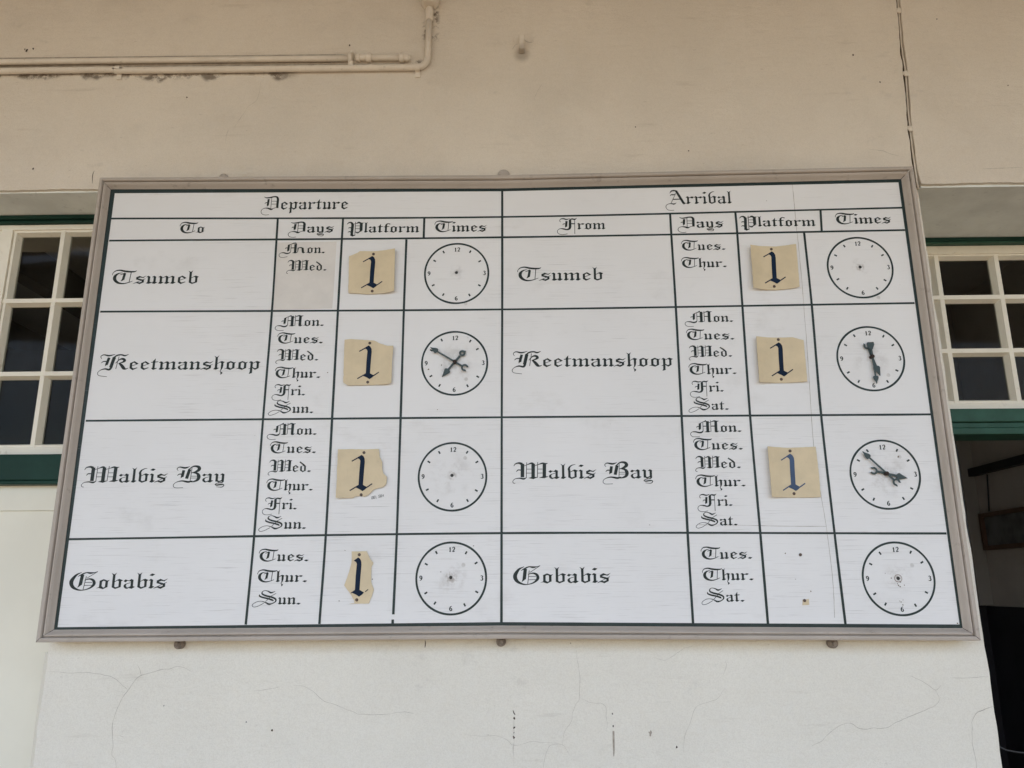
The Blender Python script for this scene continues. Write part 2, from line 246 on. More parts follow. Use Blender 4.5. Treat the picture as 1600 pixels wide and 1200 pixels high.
    # a few pits and flyspecks
    v = nt.nodes.new('ShaderNodeTexVoronoi')
    v.inputs['Scale'].default_value = 9.0
    nt.links.new(g.pos, v.inputs['Vector'])
    sp = g.math('MULTIPLY', g.ramp(v.outputs['Distance'], 0.012, 0.022, 1, 0), g.ramp(g.noise(2.3, 2, 0.5), 0.52, 0.56))
    c = g.mix(g.math('MULTIPLY', sp, 0.6), c, (0.16, 0.12, 0.09))
    nt.links.new(c, p.inputs['Base Color'])
    p.inputs['Roughness'].default_value = 0.75
    p.inputs['Specular IOR Level'].default_value = 0.25
    h = g.math('ADD', g.math('MULTIPLY', g.noise(1.0, 6, 0.62, g.vec((22, 22, 70))), 0.5), g.math('MULTIPLY', g.noise(9.0, 6, 0.6), 0.9))
    h = g.math('ADD', h, g.math('MULTIPLY', g.noise(300.0, 3, 0.6), 0.22))
    g.bump(p, h, 0.62, 0.007)
    return mt

def board_material():
    mt, nt, p = new_mat('white_board_paint')
    g = G(nt)
    base = (0.80, 0.80, 0.805)
    c = g.mix(g.ramp(g.noise(2.2, 5, 0.6), 0.3, 0.7), tuple(v * 0.95 for v in base), base)
    # fine cracks in the paint along the grain of the ply, thicker in the lower rows
    lowf = g.noise(2.6, 3, 0.55, g.vec((1, 1, 1.6), (4, 0, 1)))
    wear = g.ramp(g.math('ADD', lowf, g.math('MULTIPLY', g.z, -0.16)), -0.02, 0.34)
    gr1 = g.noise(1.0, 5, 0.6, g.vec((7, 1, 430)))
    gr2 = g.noise(1.0, 4, 0.6, g.vec((14, 1, 900), (5, 0, 9)))
    fine = g.math('MULTIPLY', g.ramp(gr1, 0.575, 0.66), wear)
    fine2 = g.math('MULTIPLY', g.ramp(gr2, 0.58, 0.70), 0.55)
    crk = g.math('MULTIPLY', g.math('MAXIMUM', fine, g.math('MULTIPLY', fine2, wear)), 0.34)
    c = g.mix(crk, c, (0.30, 0.29, 0.28))
    deep = g.math('MULTIPLY', g.ramp(g.noise(1.0, 3, 0.5, g.vec((3.2, 1, 260), (1, 0, 2))), 0.695, 0.73), g.ramp(lowf, 0.40, 0.60))
    c = g.mix(g.math('MULTIPLY', deep, 0.6), c, (0.17, 0.16, 0.15))
    # grey smears and rubbed dirt
    sm = g.ramp(g.noise(6.5, 6, 0.66, g.vec((1, 1, 1.5), (2, 5, 3))), 0.56, 0.78)
    c = g.mix(g.math('MULTIPLY', sm, 0.20), c, (0.42, 0.40, 0.37))
    # dirt rubbed round the pivot of each painted dial, of its own strength on each
    n5 = g.noise(90.0, 5, 0.7)
    n6 = g.noise(26.0, 4, 0.65)
    for (hx, hz), rad, amt, spread in zip(HUBS, (0.012, 0.03, 0.016, 0.024, 0.016, 0.02, 0.034, 0.012), (0.7, 0.45, 0.8, 0.75, 0.7, 0.3, 0.4, 0.8), (0.03, 0.065, 0.075, 0.05, 0.03, 0.06, 0.075, 0.05)):
        q = g.math('SQRT', g.math('ADD', g.math('POWER', g.math('SUBTRACT', g.x, hx), 2.0), g.math('POWER', g.math('SUBTRACT', g.z, hz), 2.0)))
        a = g.math('MULTIPLY', g.math('MULTIPLY', g.ramp(q, 0.003, rad, 1, 0), g.ramp(n5, 0.40, 0.60)), amt)
        b = g.math('MULTIPLY', g.math('MULTIPLY', g.ramp(q, rad, spread, 1, 0), g.ramp(n6, 0.46, 0.68)), 0.26)
        c = g.mix(g.math('MAXIMUM', a, b), c, (0.23, 0.19, 0.155))
        core = g.ramp(q, 0.0035, 0.0052, 1, 0)
        c = g.mix(core, c, (0.02, 0.018, 0.016))
    for i, (hx, hz) in enumerate(OLD_SPOTS):
        q = g.math('SQRT', g.math('ADD', g.math('POWER', g.math('SUBTRACT', g.x, hx), 2.0), g.math('POWER', g.math('SUBTRACT', g.z, hz), 2.0)))
        c = g.mix(g.math('MULTIPLY', g.ramp(q, 0.0035, 0.0065, 1, 0), g.math('MULTIPLY', g.ramp(n5, 0.25, 0.6), 0.45)), c, (0.33, 0.32, 0.30))
    hx, hz = HUBS[7]
    q = g.math('SQRT', g.math('ADD', g.math('POWER', g.math('SUBTRACT', g.x, hx), 2.0), g.math('POWER', g.math('SUBTRACT', g.z, hz), 2.0)))
    ring = g.math('MULTIPLY', g.ramp(q, 0.0072, 0.0084), g.ramp(q, 0.0092, 0.0106, 1, 0))
    c = g.mix(g.math('MULTIPLY', ring, g.ramp(n6, 0.25, 0.6)), c, (0.26, 0.20, 0.16))
    v = nt.nodes.new('ShaderNodeTexVoronoi')
    v.inputs['Scale'].default_value = 13.0
    nt.links.new(g.pos, v.inputs['Vector'])
    sp = g.math('MULTIPLY', g.ramp(v.outputs['Distance'], 0.014, 0.026, 1, 0), g.ramp(g.noise(3.3, 2, 0.5), 0.50, 0.56))
    c = g.mix(g.math('MULTIPLY', sp, 0.55), c, (0.25, 0.23, 0.21))
    nt.links.new(c, p.inputs['Base Color'])
    p.inputs['Roughness'].default_value = 0.42
    p.inputs['Specular IOR Level'].default_value = 0.35
    h = g.math('SUBTRACT', g.math('MULTIPLY', g.noise(1.0, 4, 0.6, g.vec((10, 1, 160))), 0.25), g.math('ADD', g.math('MULTIPLY', fine, 0.5), deep))
    g.bump(p, h, 0.25, 0.0012)
    return mt

def ink_material(name, col, rough=0.45, wear=0.15, worn=(0.5, 0.5, 0.49), spec=0.4):
    mt, nt, p = new_mat(name)
    g = G(nt)
    c = g.mix(g.ramp(g.noise(14, 4, 0.6), 0.3, 0.7), tuple(v * 0.85 for v in col), tuple(v * 1.2 for v in col))
    if wear:
        gr = g.noise(1.0, 5, 0.6, g.vec((12, 1, 420)))
        low = g.ramp(g.noise(3.0, 3, 0.5), 0.45, 0.65)
        chip = g.ramp(g.noise(130, 4, 0.7), 0.66, 0.72)
        c = g.mix(g.math('MULTIPLY', g.math('MAXIMUM', g.math('MULTIPLY', g.ramp(gr, 0.60, 0.70), low), g.math('MULTIPLY', chip, low)), wear), c, worn)
    nt.links.new(c, p.inputs['Base Color'])
    p.inputs['Roughness'].default_value = rough
    p.inputs['Specular IOR Level'].default_value = spec
    return mt

def hand_material():
    mt, nt, p = new_mat('clock_hand_paint')
    g = G(nt)
    at = nt.nodes.new('ShaderNodeAttribute')
    at.attribute_name = 'reach'
    n = g.noise(60, 5, 0.65)
    rust = g.ramp(g.math('ADD', at.outputs['Fac'], g.math('MULTIPLY', n, 0.5)), 0.5, 0.95, 1, 0)
    c = g.mix(rust, (0.026, 0.047, 0.047), (0.045, 0.026, 0.019))
    nt.links.new(c, p.inputs['Base Color'])
    p.inputs['Roughness'].default_value = 0.45
    return mt

def glass_material():
    mt = bpy.data.materials.new('window_glass')
    mt.use_nodes = True
    nt = mt.node_tree
    nt.nodes.clear()
    out = nt.nodes.new('ShaderNodeOutputMaterial')
    g = G(nt)
    tr = nt.nodes.new('ShaderNodeBsdfTransparent')
    tr.inputs[0].default_value = (0.86, 0.87, 0.85, 1)
    gl = nt.nodes.new('ShaderNodeBsdfGlossy')
    gl.inputs['Roughness'].default_value = 0.03
    gl.inputs['Color'].default_value = (0.9, 0.9, 0.9, 1)
    fr = nt.nodes.new('ShaderNodeFresnel')
    fr.inputs[0].default_value = 1.13
    df = nt.nodes.new('ShaderNodeBsdfDiffuse')
    df.inputs[0].default_value = (0.20, 0.18, 0.15, 1)
    m1 = nt.nodes.new('ShaderNodeMixShader')
    nt.links.new(fr.outputs[0], m1.inputs[0])
    nt.links.new(tr.outputs[0], m1.inputs[1])
    nt.links.new(gl.outputs[0], m1.inputs[2])
    m2 = nt.nodes.new('ShaderNodeMixShader')
    nt.links.new(g.math('MULTIPLY', g.ramp(g.noise(5.0, 5, 0.65), 0.3, 0.8), 0.035), m2.inputs[0])
    nt.links.new(m1.outputs[0], m2.inputs[1])
    nt.links.new(df.outputs[0], m2.inputs[2])
    nt.links.new(m2.outputs[0], out.inputs[0])
    b = nt.nodes.new('ShaderNodeBump')
    b.inputs['Strength'].default_value = 0.08
    b.inputs['Distance'].default_value = 0.004
    nt.links.new(g.noise(4.5, 2, 0.5), b.inputs['Height'])
    nt.links.new(b.outputs[0], gl.inputs['Normal'])
    return mt

M = {
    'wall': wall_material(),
    'board': board_material(),
    'rule': ink_material('green_rule_paint', (0.018, 0.032, 0.030), 0.42, 0.30, (0.45, 0.45, 0.44), 0.28),
    'letter': ink_material('green_black_lettering', (0.016, 0.024, 0.022), 0.5, 0.20, (0.4, 0.4, 0.39), 0.28),
    'faded': ink_material('faded_lettering', (0.05, 0.05, 0.045), 0.5, 0.7, (0.6, 0.6, 0.58)),
    'frame': paint('taupe_frame_paint', (0.47, 0.418, 0.370), 0.6, 0.06, 5, 0.2, 60, 0.1, (0.12, 0.10, 0.085), 0.30),
    'hand': hand_material(),
    'pivot': paint('rusty_pivot', (0.030, 0.018, 0.013), 0.55, 0.3, 120, 0.3, 300),
    'card': paint('buff_card', (0.66, 0.553, 0.375), 0.5, 0.05, 22, 0.08, 90, 0.35, (0.33, 0.25, 0.16), 0.18),
    'navy': ink_material('navy_ink', (0.007, 0.018, 0.044), 0.55, 0.0, spec=0.12),
    'pale_navy': ink_material('faded_blue_ink', (0.035, 0.068, 0.145), 0.45, 0.0),
    'screw': paint('rusty_screw', (0.085, 0.055, 0.042), 0.5, 0.4, 300, 0.3, 500, 0.5),
    'patch': paint('overpainted_patch', (0.70, 0.675, 0.645), 0.55, 0.05, 12, 0.1, 150, 0.3, (0.5, 0.46, 0.42), 0.25),
    'white_wood': paint('cream_window_paint', (0.82, 0.775, 0.67), 0.45, 0.05, 7, 0.15, 80, 0.35, (0.40, 0.34, 0.26), 0.3),
    'green_wood': paint('dark_green_woodwork', (0.012, 0.045, 0.034), 0.5, 0.15, 8, 0.12, 70, 0.15),
    'green_pale': paint('worn_green_woodwork', (0.028, 0.088, 0.062), 0.5, 0.18, 10, 0.15, 70, 0.25, (0.09, 0.15, 0.12), 0.3),
    'soffit': paint('grey_soffit_plaster', (0.76, 0.79, 0.77), 0.8, 0.10, 6, 0.5, 55, 0.2, (0.56, 0.585, 0.57), 0.6),
    'apron': paint('pale_cream_boarding', (0.80, 0.775, 0.67), 0.55, 0.03, 4, 0.12, 50, 0.3),
    'pipe': paint('cream_painted_conduit', (0.72, 0.655, 0.565), 0.45, 0.06, 14, 0.25, 120, 0.35, (0.25, 0.20, 0.15), 0.35),
    'crack': paint('plaster_crack', (0.44, 0.405, 0.345), 0.9, 0.25, 60, 0.0),  # a tone darker than the wall, for the hairline plaster cracks
    'chip': paint('bare_chip', (0.17, 0.135, 0.105), 0.8, 0.3, 200, 0.0),
    'dark': paint('dark_dirt', (0.07, 0.05, 0.038), 0.9, 0.3, 80, 0.0),
    'seam_dirt': paint('joint_dirt', (0.13, 0.095, 0.065), 0.9, 0.35, 40, 0.3, 60),
    'scrape': paint('bare_scrape', (0.42, 0.37, 0.31), 0.9, 0.2, 70, 0.2, 150),
    'line_crack': paint('board_crack', (0.40, 0.38, 0.35), 0.8, 0.3, 40, 0.0),
    'lug': paint('rusty_lug', (0.24, 0.20, 0.17), 0.6, 0.3, 90, 0.5, 160, 0.4, (0.06, 0.04, 0.03), 0.6),
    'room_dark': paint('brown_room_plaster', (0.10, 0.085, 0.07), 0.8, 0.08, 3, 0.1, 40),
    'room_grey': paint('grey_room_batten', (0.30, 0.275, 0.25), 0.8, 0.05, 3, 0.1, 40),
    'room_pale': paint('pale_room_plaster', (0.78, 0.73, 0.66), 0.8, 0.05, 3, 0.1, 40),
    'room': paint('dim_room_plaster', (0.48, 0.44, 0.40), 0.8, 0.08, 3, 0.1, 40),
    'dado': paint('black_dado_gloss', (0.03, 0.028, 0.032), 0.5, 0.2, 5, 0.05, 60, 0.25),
    'black': paint('black_trunking', (0.012, 0.013, 0.016), 0.5, 0.2, 10, 0.0),
    'cable': paint('grey_cable', (0.055, 0.055, 0.06), 0.5, 0.1, 10, 0.0),
    'pic_frame': paint('brown_picture_frame', (0.10, 0.055, 0.035), 0.4, 0.2, 20, 0.1, 90),
    'picture': paint('dark_picture', (0.10, 0.105, 0.105), 0.4, 0.5, 9, 0.0),
    'roof': paint('canopy_boards', (0.66, 0.58, 0.47), 0.7, 0.1, 3, 0.1, 30),
    'beam': paint('canopy_timber', (0.20, 0.165, 0.13), 0.7, 0.15, 6, 0.1, 60),
    'ground': paint('sandy_platform', (0.235, 0.182, 0.124), 0.9, 0.12, 0.6, 0.3, 8, 0.1),
    'glass': glass_material(),
}

# ------------------------------------------------------------------ object helpers
def link(name, bm, mat, parent=None, smooth=False):
    me = bpy.data.meshes.new(name)
    bm.normal_update()
    bm.to_mesh(me)
    bm.free()
    me.materials.append(M[mat] if isinstance(mat, str) else mat)
    if smooth:
        for pl in me.polygons:
            pl.use_smooth = True
    o = bpy.data.objects.new(name, me)
    COL.objects.link(o)
    if parent is not None:
        o.parent = parent
        o.matrix_parent_inverse = parent_world(parent).inverted()
    return o

def parent_world(o):
    mw = Matrix.Translation(o.location)
    if o.parent is not None:
        mw = parent_world(o.parent) @ o.matrix_parent_inverse @ mw
    return mw

def empty(name, loc, label, cat, group=None):
    o = bpy.data.objects.new(name, None)
    o.empty_display_size = 0.1
    COL.objects.link(o)
    o.location = loc
    o['label'] = label
    o['category'] = cat
    if group:
        o['group'] = group
    return o

def box(bm, x0, x1, y0, y1, z0, z1, bev=0.0):
    vs = [bm.verts.new(p) for p in ((x0, y0, z0), (x1, y0, z0), (x1, y1, z0), (x0, y1, z0), (x0, y0, z1), (x1, y0, z1), (x1, y1, z1), (x0, y1, z1))]
    fs = [bm.faces.new([vs[i] for i in q]) for q in ((3, 2, 1, 0), (4, 5, 6, 7), (0, 1, 5, 4), (1, 2, 6, 5), (2, 3, 7, 6), (3, 0, 4, 7))]
    if bev:
        es = {e for f in fs for e in f.edges}
        bmesh.ops.bevel(bm, geom=list(es), offset=bev, segments=2, profile=0.5, affect='EDGES')

def bar_x(bm, x0, x1, zc, yf, wf, wb, d):
    """window bar along x: narrow front (wf) and wider back (wb), d deep"""
    pr = [(zc - wf / 2, yf), (zc + wf / 2, yf), (zc + wb / 2, yf + d * 0.75), (zc + wb / 2, yf + d), (zc - wb / 2, yf + d), (zc - wb / 2, yf + d * 0.75)]
    a = [bm.verts.new((x0, y, z)) for z, y in pr]
    b = [bm.verts.new((x1, y, z)) for z, y in pr]
    n = len(pr)
    for i in range(n):
        bm.faces.new((a[i], a[(i + 1) % n], b[(i + 1) % n], b[i]))
    bm.faces.new(a[::-1]); bm.faces.new(b)

def bar_z(bm, z0, z1, xc, yf, wf, wb, d):
    pr = [(xc - wf / 2, yf), (xc + wf / 2, yf), (xc + wb / 2, yf + d * 0.75), (xc + wb / 2, yf + d), (xc - wb / 2, yf + d), (xc - wb / 2, yf + d * 0.75)]
    a = [bm.verts.new((x, y, z0)) for x, y in pr]
    b = [bm.verts.new((x, y, z1)) for x, y in pr]
    n = len(pr)
    for i in range(n):
        bm.faces.new((a[i], a[(i + 1) % n], b[(i + 1) % n], b[i]))
    bm.faces.new(a[::-1]); bm.faces.new(b)

def prism(bm, poly, y0, y1):
    """extrude an x-z outline from y0 (front) to y1 (back)"""
    a = [bm.verts.new((x, y0, z)) for x, z in poly]
    f = bm.faces.new(a)
    if y1 != y0:
        b = [bm.verts.new((x, y1, z)) for x, z in poly]
        n = len(poly)
        for i in range(n):
            bm.faces.new((a[i], b[i], b[(i + 1) % n], a[(i + 1) % n]))
        bm.faces.new(b[::-1])
    bmesh.ops.recalc_face_normals(bm, faces=bm.faces[:])

def tube(bm, pts3, rad, seg=12, cap=True):
    rings = []
    n = len(pts3)
    rads = rad if isinstance(rad, (list, tuple)) else [rad] * n
    P = [Vector(p) for p in pts3]
    ref = Vector((0, 1, 0))
    for i in range(n):
        d = (P[min(i + 1, n - 1)] - P[max(i - 1, 0)]).normalized()
        u = d.cross(ref)
        if u.length < 1e-4:
            u = d.cross(Vector((1, 0, 0)))
        u.normalize()
        v = d.cross(u).normalized()
        rings.append([bm.verts.new(P[i] + (u * math.cos(t) + v * math.sin(t)) * rads[i]) for t in [2 * math.pi * k / seg for k in range(seg)]])
    for i in range(n - 1):
        for k in range(seg):
            bm.faces.new((rings[i][k], rings[i][(k + 1) % seg], rings[i + 1][(k + 1) % seg], rings[i + 1][k]))
    if cap:
        bm.faces.new(rings[0][::-1]); bm.faces.new(rings[-1])
    bmesh.ops.recalc_face_normals(bm, faces=bm.faces[:])

def catmull(p, sub=6):
    """smooth a list of tuples (any length) through its points"""
    if len(p) < 3:
        return list(p)
    q = [tuple(2 * a - b for a, b in zip(p[0], p[1]))] + list(p) + [tuple(2 * a - b for a, b in zip(p[-1], p[-2]))]
    res = []
    for i in range(1, len(q) - 2):
        for s in range(sub):
            t = s / sub
            res.append(tuple(0.5 * (2 * b + (c - a) * t + (2 * a - 5 * b + 4 * c - d) * t * t + (3 * b - a - 3 * c + d) * t ** 3) for a, b, c, d in zip(q[i - 1], q[i], q[i + 1], q[i + 2])))
    res.append(tuple(p[-1]))
    return res

def ribbon(bm, pw, y):
    """flat painted stroke: pw = [(x, z, width)]"""
    n = len(pw)
    L, R = [], []
    for i, (x, z, w) in enumerate(pw):
        a = pw[max(i - 1, 0)]; b = pw[min(i + 1, n - 1)]
        dx, dz = b[0] - a[0], b[1] - a[1]
        l = math.hypot(dx, dz) or 1e-9
        nx, nz = -dz / l * w / 2, dx / l * w / 2
        L.append(bm.verts.new((x + nx, y, z + nz)))
        R.append(bm.verts.new((x - nx, y, z - nz)))
    for i in range(n - 1):
        f = bm.faces.new((L[i], L[i + 1], R[i + 1], R[i]))

def wavy(a, b, step, amp, seed):
    """points from a to b (a excluded) with a hand-plastered wobble"""
    n = max(1, int((Vector(b) - Vector(a)).length / step))
    d = (Vector(b) - Vector(a))
    nrm = Vector((-d.y, d.x)).normalized()
    res = []
    for i in range(1, n + 1):
        t = i / n
        p = Vector(a) + d * t
        if i < n:
            p += nrm * amp * (noise.noise(Vector((p.x * 9, seed, p.y * 9))) + 0.6 * noise.noise(Vector((p.x * 40, seed + 3, p.y * 40))))
        res.append((p.x, p.y))
    return res

# ------------------------------------------------------------------ ground
bm = bmesh.new()
S = 900
for i in range(1):
    vs = [bm.verts.new(p) for p in ((-S, -S, 0), (S, -S, 0), (S, S, 0), (-S, S, 0))]
    bm.faces.new(vs)
gr = link('ground', bm, 'ground')
gr['kind'] = 'structure'

# ------------------------------------------------------------------ station building
WY = 0.056                      # wall face
TOPZ = 4.75
PXL, PXR = -1.2255, 1.1360        # pier edges
LZ, RZ = 2.7430, 2.7210           # heads of the two openings
YB = 0.50                       # back of the wall
LWX0 = -2.40                    # far side of the left opening
RDX1 = 2.10                     # far side of the right opening
building = empty('station_building', (0, WY, 0), 'cream plastered station wall with a paned window and a doorway behind the timetable board', 'building')

def seam_x(z, off):
    zs = sorted(((q[1], q[0]) for q in SEAM))
    if z <= zs[0][0]:
        x = zs[0][1]
    elif z >= zs[-1][0]:
        x = zs[-1][1]
    else:
        for (za, xa), (zb, xb) in zip(zs, zs[1:]):
            if za <= z <= zb:
                x = xa + (xb - xa) * (z - za) / (zb - za)
                break
    return x + off

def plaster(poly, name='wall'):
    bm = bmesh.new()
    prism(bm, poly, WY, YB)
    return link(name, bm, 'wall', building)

# piece 1: from the far left to the joint over the right edge of the pier
P = [(-6.0, 0.0), (LWX0, 0.0)]
P += wavy(P[-1], (LWX0, LZ), 0.05, 0.002, 1)
P += wavy(P[-1], (PXL, LZ), 0.012, 0.0032, 2)
P += wavy(P[-1], (PXL - 0.004, 0.0), 0.03, 0.0035, 3)
P += [(PXR + 0.006, 0.0)]
P += wavy(P[-1], (PXR - 0.004, RZ - 0.03), 0.03, 0.0030, 4)
P += [(PXR - 0.010, RZ)]
zz = RZ
k = 0
while zz < 3.50:
    zz += 0.012
    k += 1
    P.append((seam_x(zz, -0.0060) + 0.0040 * noise.noise(Vector((k * 0.37, 1.7, 0))), zz))
P += [(seam_x(3.5, -0.008), TOPZ), (-6.0, TOPZ)]
wall = plaster(P)
# chamfered arris on the left edge of the pier (a 45 degree slip of plaster)
bm = bmesh.new()
zs = [0.0 + i * 0.04 for i in range(37)]
A = [bm.verts.new((PXL + 0.003 + 0.002 * noise.noise(Vector((0, z * 7, 5))), WY + 0.001, z)) for z in zs]
B = [bm.verts.new((PXL - 0.040 + 0.002 * noise.noise(Vector((2, z * 5, 5))), WY + 0.052, z)) for z in zs]
C_ = [bm.verts.new((PXL + 0.003, WY + 0.052, z)) for z in zs]
for i in range(len(zs) - 1):
    bm.faces.new((A[i], A[i + 1], B[i + 1], B[i]))
    bm.faces.new((B[i], B[i + 1], C_[i + 1], C_[i]))
bm.faces.new((A[-1], C_[-1], B[-1]))
bmesh.ops.recalc_face_normals(bm, faces=bm.faces[:])
link('wall_arris', bm, 'wall', building)
# piece 2: right of the joint
Q = [(PXR + 0.008, RZ + 0.004)]
Q += wavy(Q[-1], (RDX1, RZ + 0.004), 0.010, 0.0034, 6)
Q += [(RDX1, 0.0), (6.0, 0.0), (6.0, TOPZ), (seam_x(3.5, 0.007), TOPZ)]
zz = 3.50
while zz > RZ + 0.03:
    k += 1
    Q.append((seam_x(zz, 0.0070) + 0.0020 * noise.noise(Vector((k * 0.31, 9.7, 0))), zz))
    zz -= 0.014
plaster(Q)
# dirty filler at the bottom of the joint with a thin ridge of mortar
bm = bmesh.new()
zs = [RZ + i * 0.02 for i in range(42)]
for i in range(len(zs) - 1):
    z0, z1 = zs[i], zs[i + 1]
    vs = [bm.verts.new(p) for p in ((seam_x(z0, -0.014), WY + 0.016, z0), (seam_x(z0, 0.014), WY + 0.016, z0), (seam_x(z1, 0.014), WY + 0.016, z1), (seam_x(z1, -0.014), WY + 0.016, z1))]
    bm.faces.new(vs)
link('joint_filler', bm, 'seam_dirt', building)
bm = bmesh.new()
tube(bm, [(seam_x(z, 0.0030 + 0.0012 * noise.noise(Vector((z * 30, 2, 2)))), WY + 0.0065 + 0.005 * max(0, noise.noise(Vector((z * 14, 5, 2)))), z) for z in [RZ - 0.01 + i * 0.012 for i in range(68)]], 0.0026, 8)
link('joint_ridge', bm, 'wall', building, True)
for zj in (3.312, 2.905, 3.09):
    bm = bmesh.new()
    bmesh.ops.create_icosphere(bm, subdivisions=2, radius=0.0085)
    for v in bm.verts:
        v.co = Vector((v.co.x * 1.15 + seam_x(zj, 0.001) + 0.003 * noise.noise(v.co * 160), v.co.y * 0.35 + WY + 0.001, v.co.z * 1.3 + zj + 0.004 * noise.noise(v.co * 190)))
    link('mortar_dab', bm, 'wall', building, True)

# hairline cracks, scrapes and specks in the plaster
for poly, w in CRACKS:
    bm = bmesh.new()
    pw = catmull([(x, z) for x, z in poly], 7)
    n = len(pw)
    pw = [(x + 0.0016 * noise.noise(Vector((x * 60, z * 60, 3))), z + 0.0016 * noise.noise(Vector((x * 60, z * 60, 8))),
           0.0011 * w * (0.55 + 0.9 * abs(noise.noise(Vector((x * 25, z * 25, 1))))) * (0.45 + 0.55 * min(1, 4 * min(i, n - 1 - i) / n))) for i, (x, z) in enumerate(pw)]
    ribbon(bm, pw, WY - 0.0007)
    link('crack', bm, 'dark' if w > 1.9 else 'crack', wall)
bm = bmesh.new()
prism(bm, SCRAPE, WY - 0.0006, WY - 0.0006)
link('scrape', bm, 'scrape', wall)
rs = random.Random(5)
for (x, z), s in SPECKS:
    bm = bmesh.new()
    nn = 9
    poly = []
    for i in range(nn):
        t = 2 * math.pi * i / nn
        r = 0.0014 * s * rs.uniform(0.5, 1.25)
        poly.append((x + r * math.cos(t) * 0.9, z + r * math.sin(t) * 1.25))
    prism(bm, poly, WY - 0.0006, WY - 0.0006)
    link('plaster_chip', bm, 'scrape' if s > 3.6 else 'dark', wall)

# soffits of the two openings
bm = bmesh.new()
box(bm, LWX0 + 0.001, PXL - 0.002, WY + 0.012, 0.24, LZ - 0.004, LZ + 0.02)
link('soffit', bm, 'soffit', building)
bm = bmesh.new()
box(bm, PXR + 0.012, RDX1 - 0.001, WY + 0.012, YB - 0.002, RZ - 0.003, RZ + 0.02)
link('soffit', bm, 'soffit', building)

# ---- left window: dark green lining, cream sash with small panes
YL = 0.23
win = None
bm = bmesh.new()
box(bm, LWX0 + 0.002, PXL - 0.003, YL - 0.022, YL + 0.10, 2.7265, 2.7380, 0.0)
box(bm, LWX0 + 0.002, PXL - 0.003, YL - 0.010, YL + 0.10, 2.716, 2.7260, 0.002)
link('window_head', bm, 'green_wood', building)
bm = bmesh.new()
box(bm, LWX0 + 0.002, PXL - 0.003, YL - 0.034, YL + 0.10, 1.9005, 1.9775, 0.004)
box(bm, LWX0 + 0.002, PXL - 0.003, YL - 0.040, YL + 0.10, 1.8900, 1.9000, 0.003)
win = link('window_sill', bm, 'green_wood', building)
bm = bmesh.new()
zt, zb = 2.7155, 1.9785
x0, x1 = -2.30, -1.236
box(bm, x0, x1, YL, YL + 0.05, 2.6985, zt, 0.002)              # top rail
box(bm, x0, x1, YL, YL + 0.05, zb, 2.0035, 0.002)              # bottom rail
box(bm, x0, x0 + 0.03, YL + 0.0004, YL + 0.0496, 2.0040, 2.6980)
box(bm, x1 - 0.03, x1, YL + 0.0004, YL + 0.0496, 2.0040, 2.6980)
box(bm, -1.655, -1.619, YL - 0.0006, YL + 0.051, 2.0030, 2.6990)   # meeting stile
rows = [(2.475, 2.6895), (2.2415, 2.450), (2.012, 2.2155)]
for zc in (2.4625, 2.2285):
    bar_x(bm, x0 + 0.03, x1 - 0.03, zc, YL + 0.004, 0.013, 0.026, 0.03)
for zc in (2.6955, 2.0065):
    bar_x(bm, x0 + 0.03, x1 - 0.03, zc, YL + 0.006, 0.008, 0.020, 0.028)
cols = [-2.136, -1.967, -1.797, -1.4600, -1.292]
for xc in cols:
    bar_z(bm, 2.004, 2.698, xc, YL + 0.0046, 0.013, 0.028, 0.03)
for xc in (-1.613, -1.661):
    bar_z(bm, 2.004, 2.698, xc, YL + 0.0056, 0.008, 0.020, 0.03)
win = link('window', bm, 'white_wood', building)
edges = [-2.27, -2.136, -1.967, -1.797, -1.655, None, -1.615, -1.46, -1.292, -1.266]
for a, b in zip(edges, edges[1:]):
    if a is None or b is None:
        continue
    for zlo, zhi in rows:
        bm = bmesh.new()
        tl = 0.0014 * noise.noise(Vector((a * 7, zlo * 5, 1)))
        box(bm, a + 0.002, b - 0.002, YL + 0.027, YL + 0.030, zlo - 0.006, zhi + 0.006)
        bmesh.ops.rotate(bm, verts=bm.verts[:], cent=((a + b) / 2, YL + 0.028, (zlo + zhi) / 2), matrix=Matrix.Rotation(tl * 6, 3, 'X') @ Matrix.Rotation(tl * 4, 3, 'Z'))
        link('pane', bm, 'glass', win)
# boarding under the window
bm = bmesh.new()
box(bm, LWX0 + 0.002, PXL + 0.02, YL - 0.006, YL + 0.10, 1.818, 1.8895)
box(bm, LWX0 + 0.002, PXL + 0.02, YL, YL + 0.10, 0.0, 1.8175)
link('window_apron', bm, 'apron', building)

# ---- right: fanlight over an open doorway, set deep in the wall
YR = 0.44
bm = bmesh.new()
DX0 = PXR + 0.004
box(bm, DX0, RDX1 - 0.002, YR - 0.02, YR + 0.10, 2.6995, 2.7175)
box(bm, DX0, RDX1 - 0.002, YR - 0.024, YR + 0.10, 2.0950, 2.1370, 0.003)      # transom
box(bm, DX0, RDX1 - 0.002, YR - 0.012, YR + 0.10, 2.0780, 2.0945, 0.002)
box(bm, DX0, RDX1 - 0.002, YR - 0.018, YR + 0.10, 2.0560, 2.0775, 0.003)
box(bm, RDX1 - 0.06, RDX1 - 0.002, YR - 0.01, YR + 0.10, 0.0, 2.0555)
dfr = link('door_frame', bm, 'green_pale', building)
bm = bmesh.new()
box(bm, DX0, RDX1 - 0.002, YR - 0.026, YR + 0.05, 2.7055, 2.7172, 0.0)
link('frame_head', bm, 'green_wood', dfr)
bm = bmesh.new()
zt, zb = 2.7000, 2.1375
x0, x1 = 1.150, RDX1 - 0.012
bx = box
bx(bm, x0, x1, YR, YR + 0.05, 2.6700, zt - 0.001, 0.002)
bx(bm, x0, x1, YR, YR + 0.05, zb, 2.1600, 0.002)
bx(bm, x0, x0 + 0.028, YR + 0.0004, YR + 0.0496, 2.1605, 2.6695)
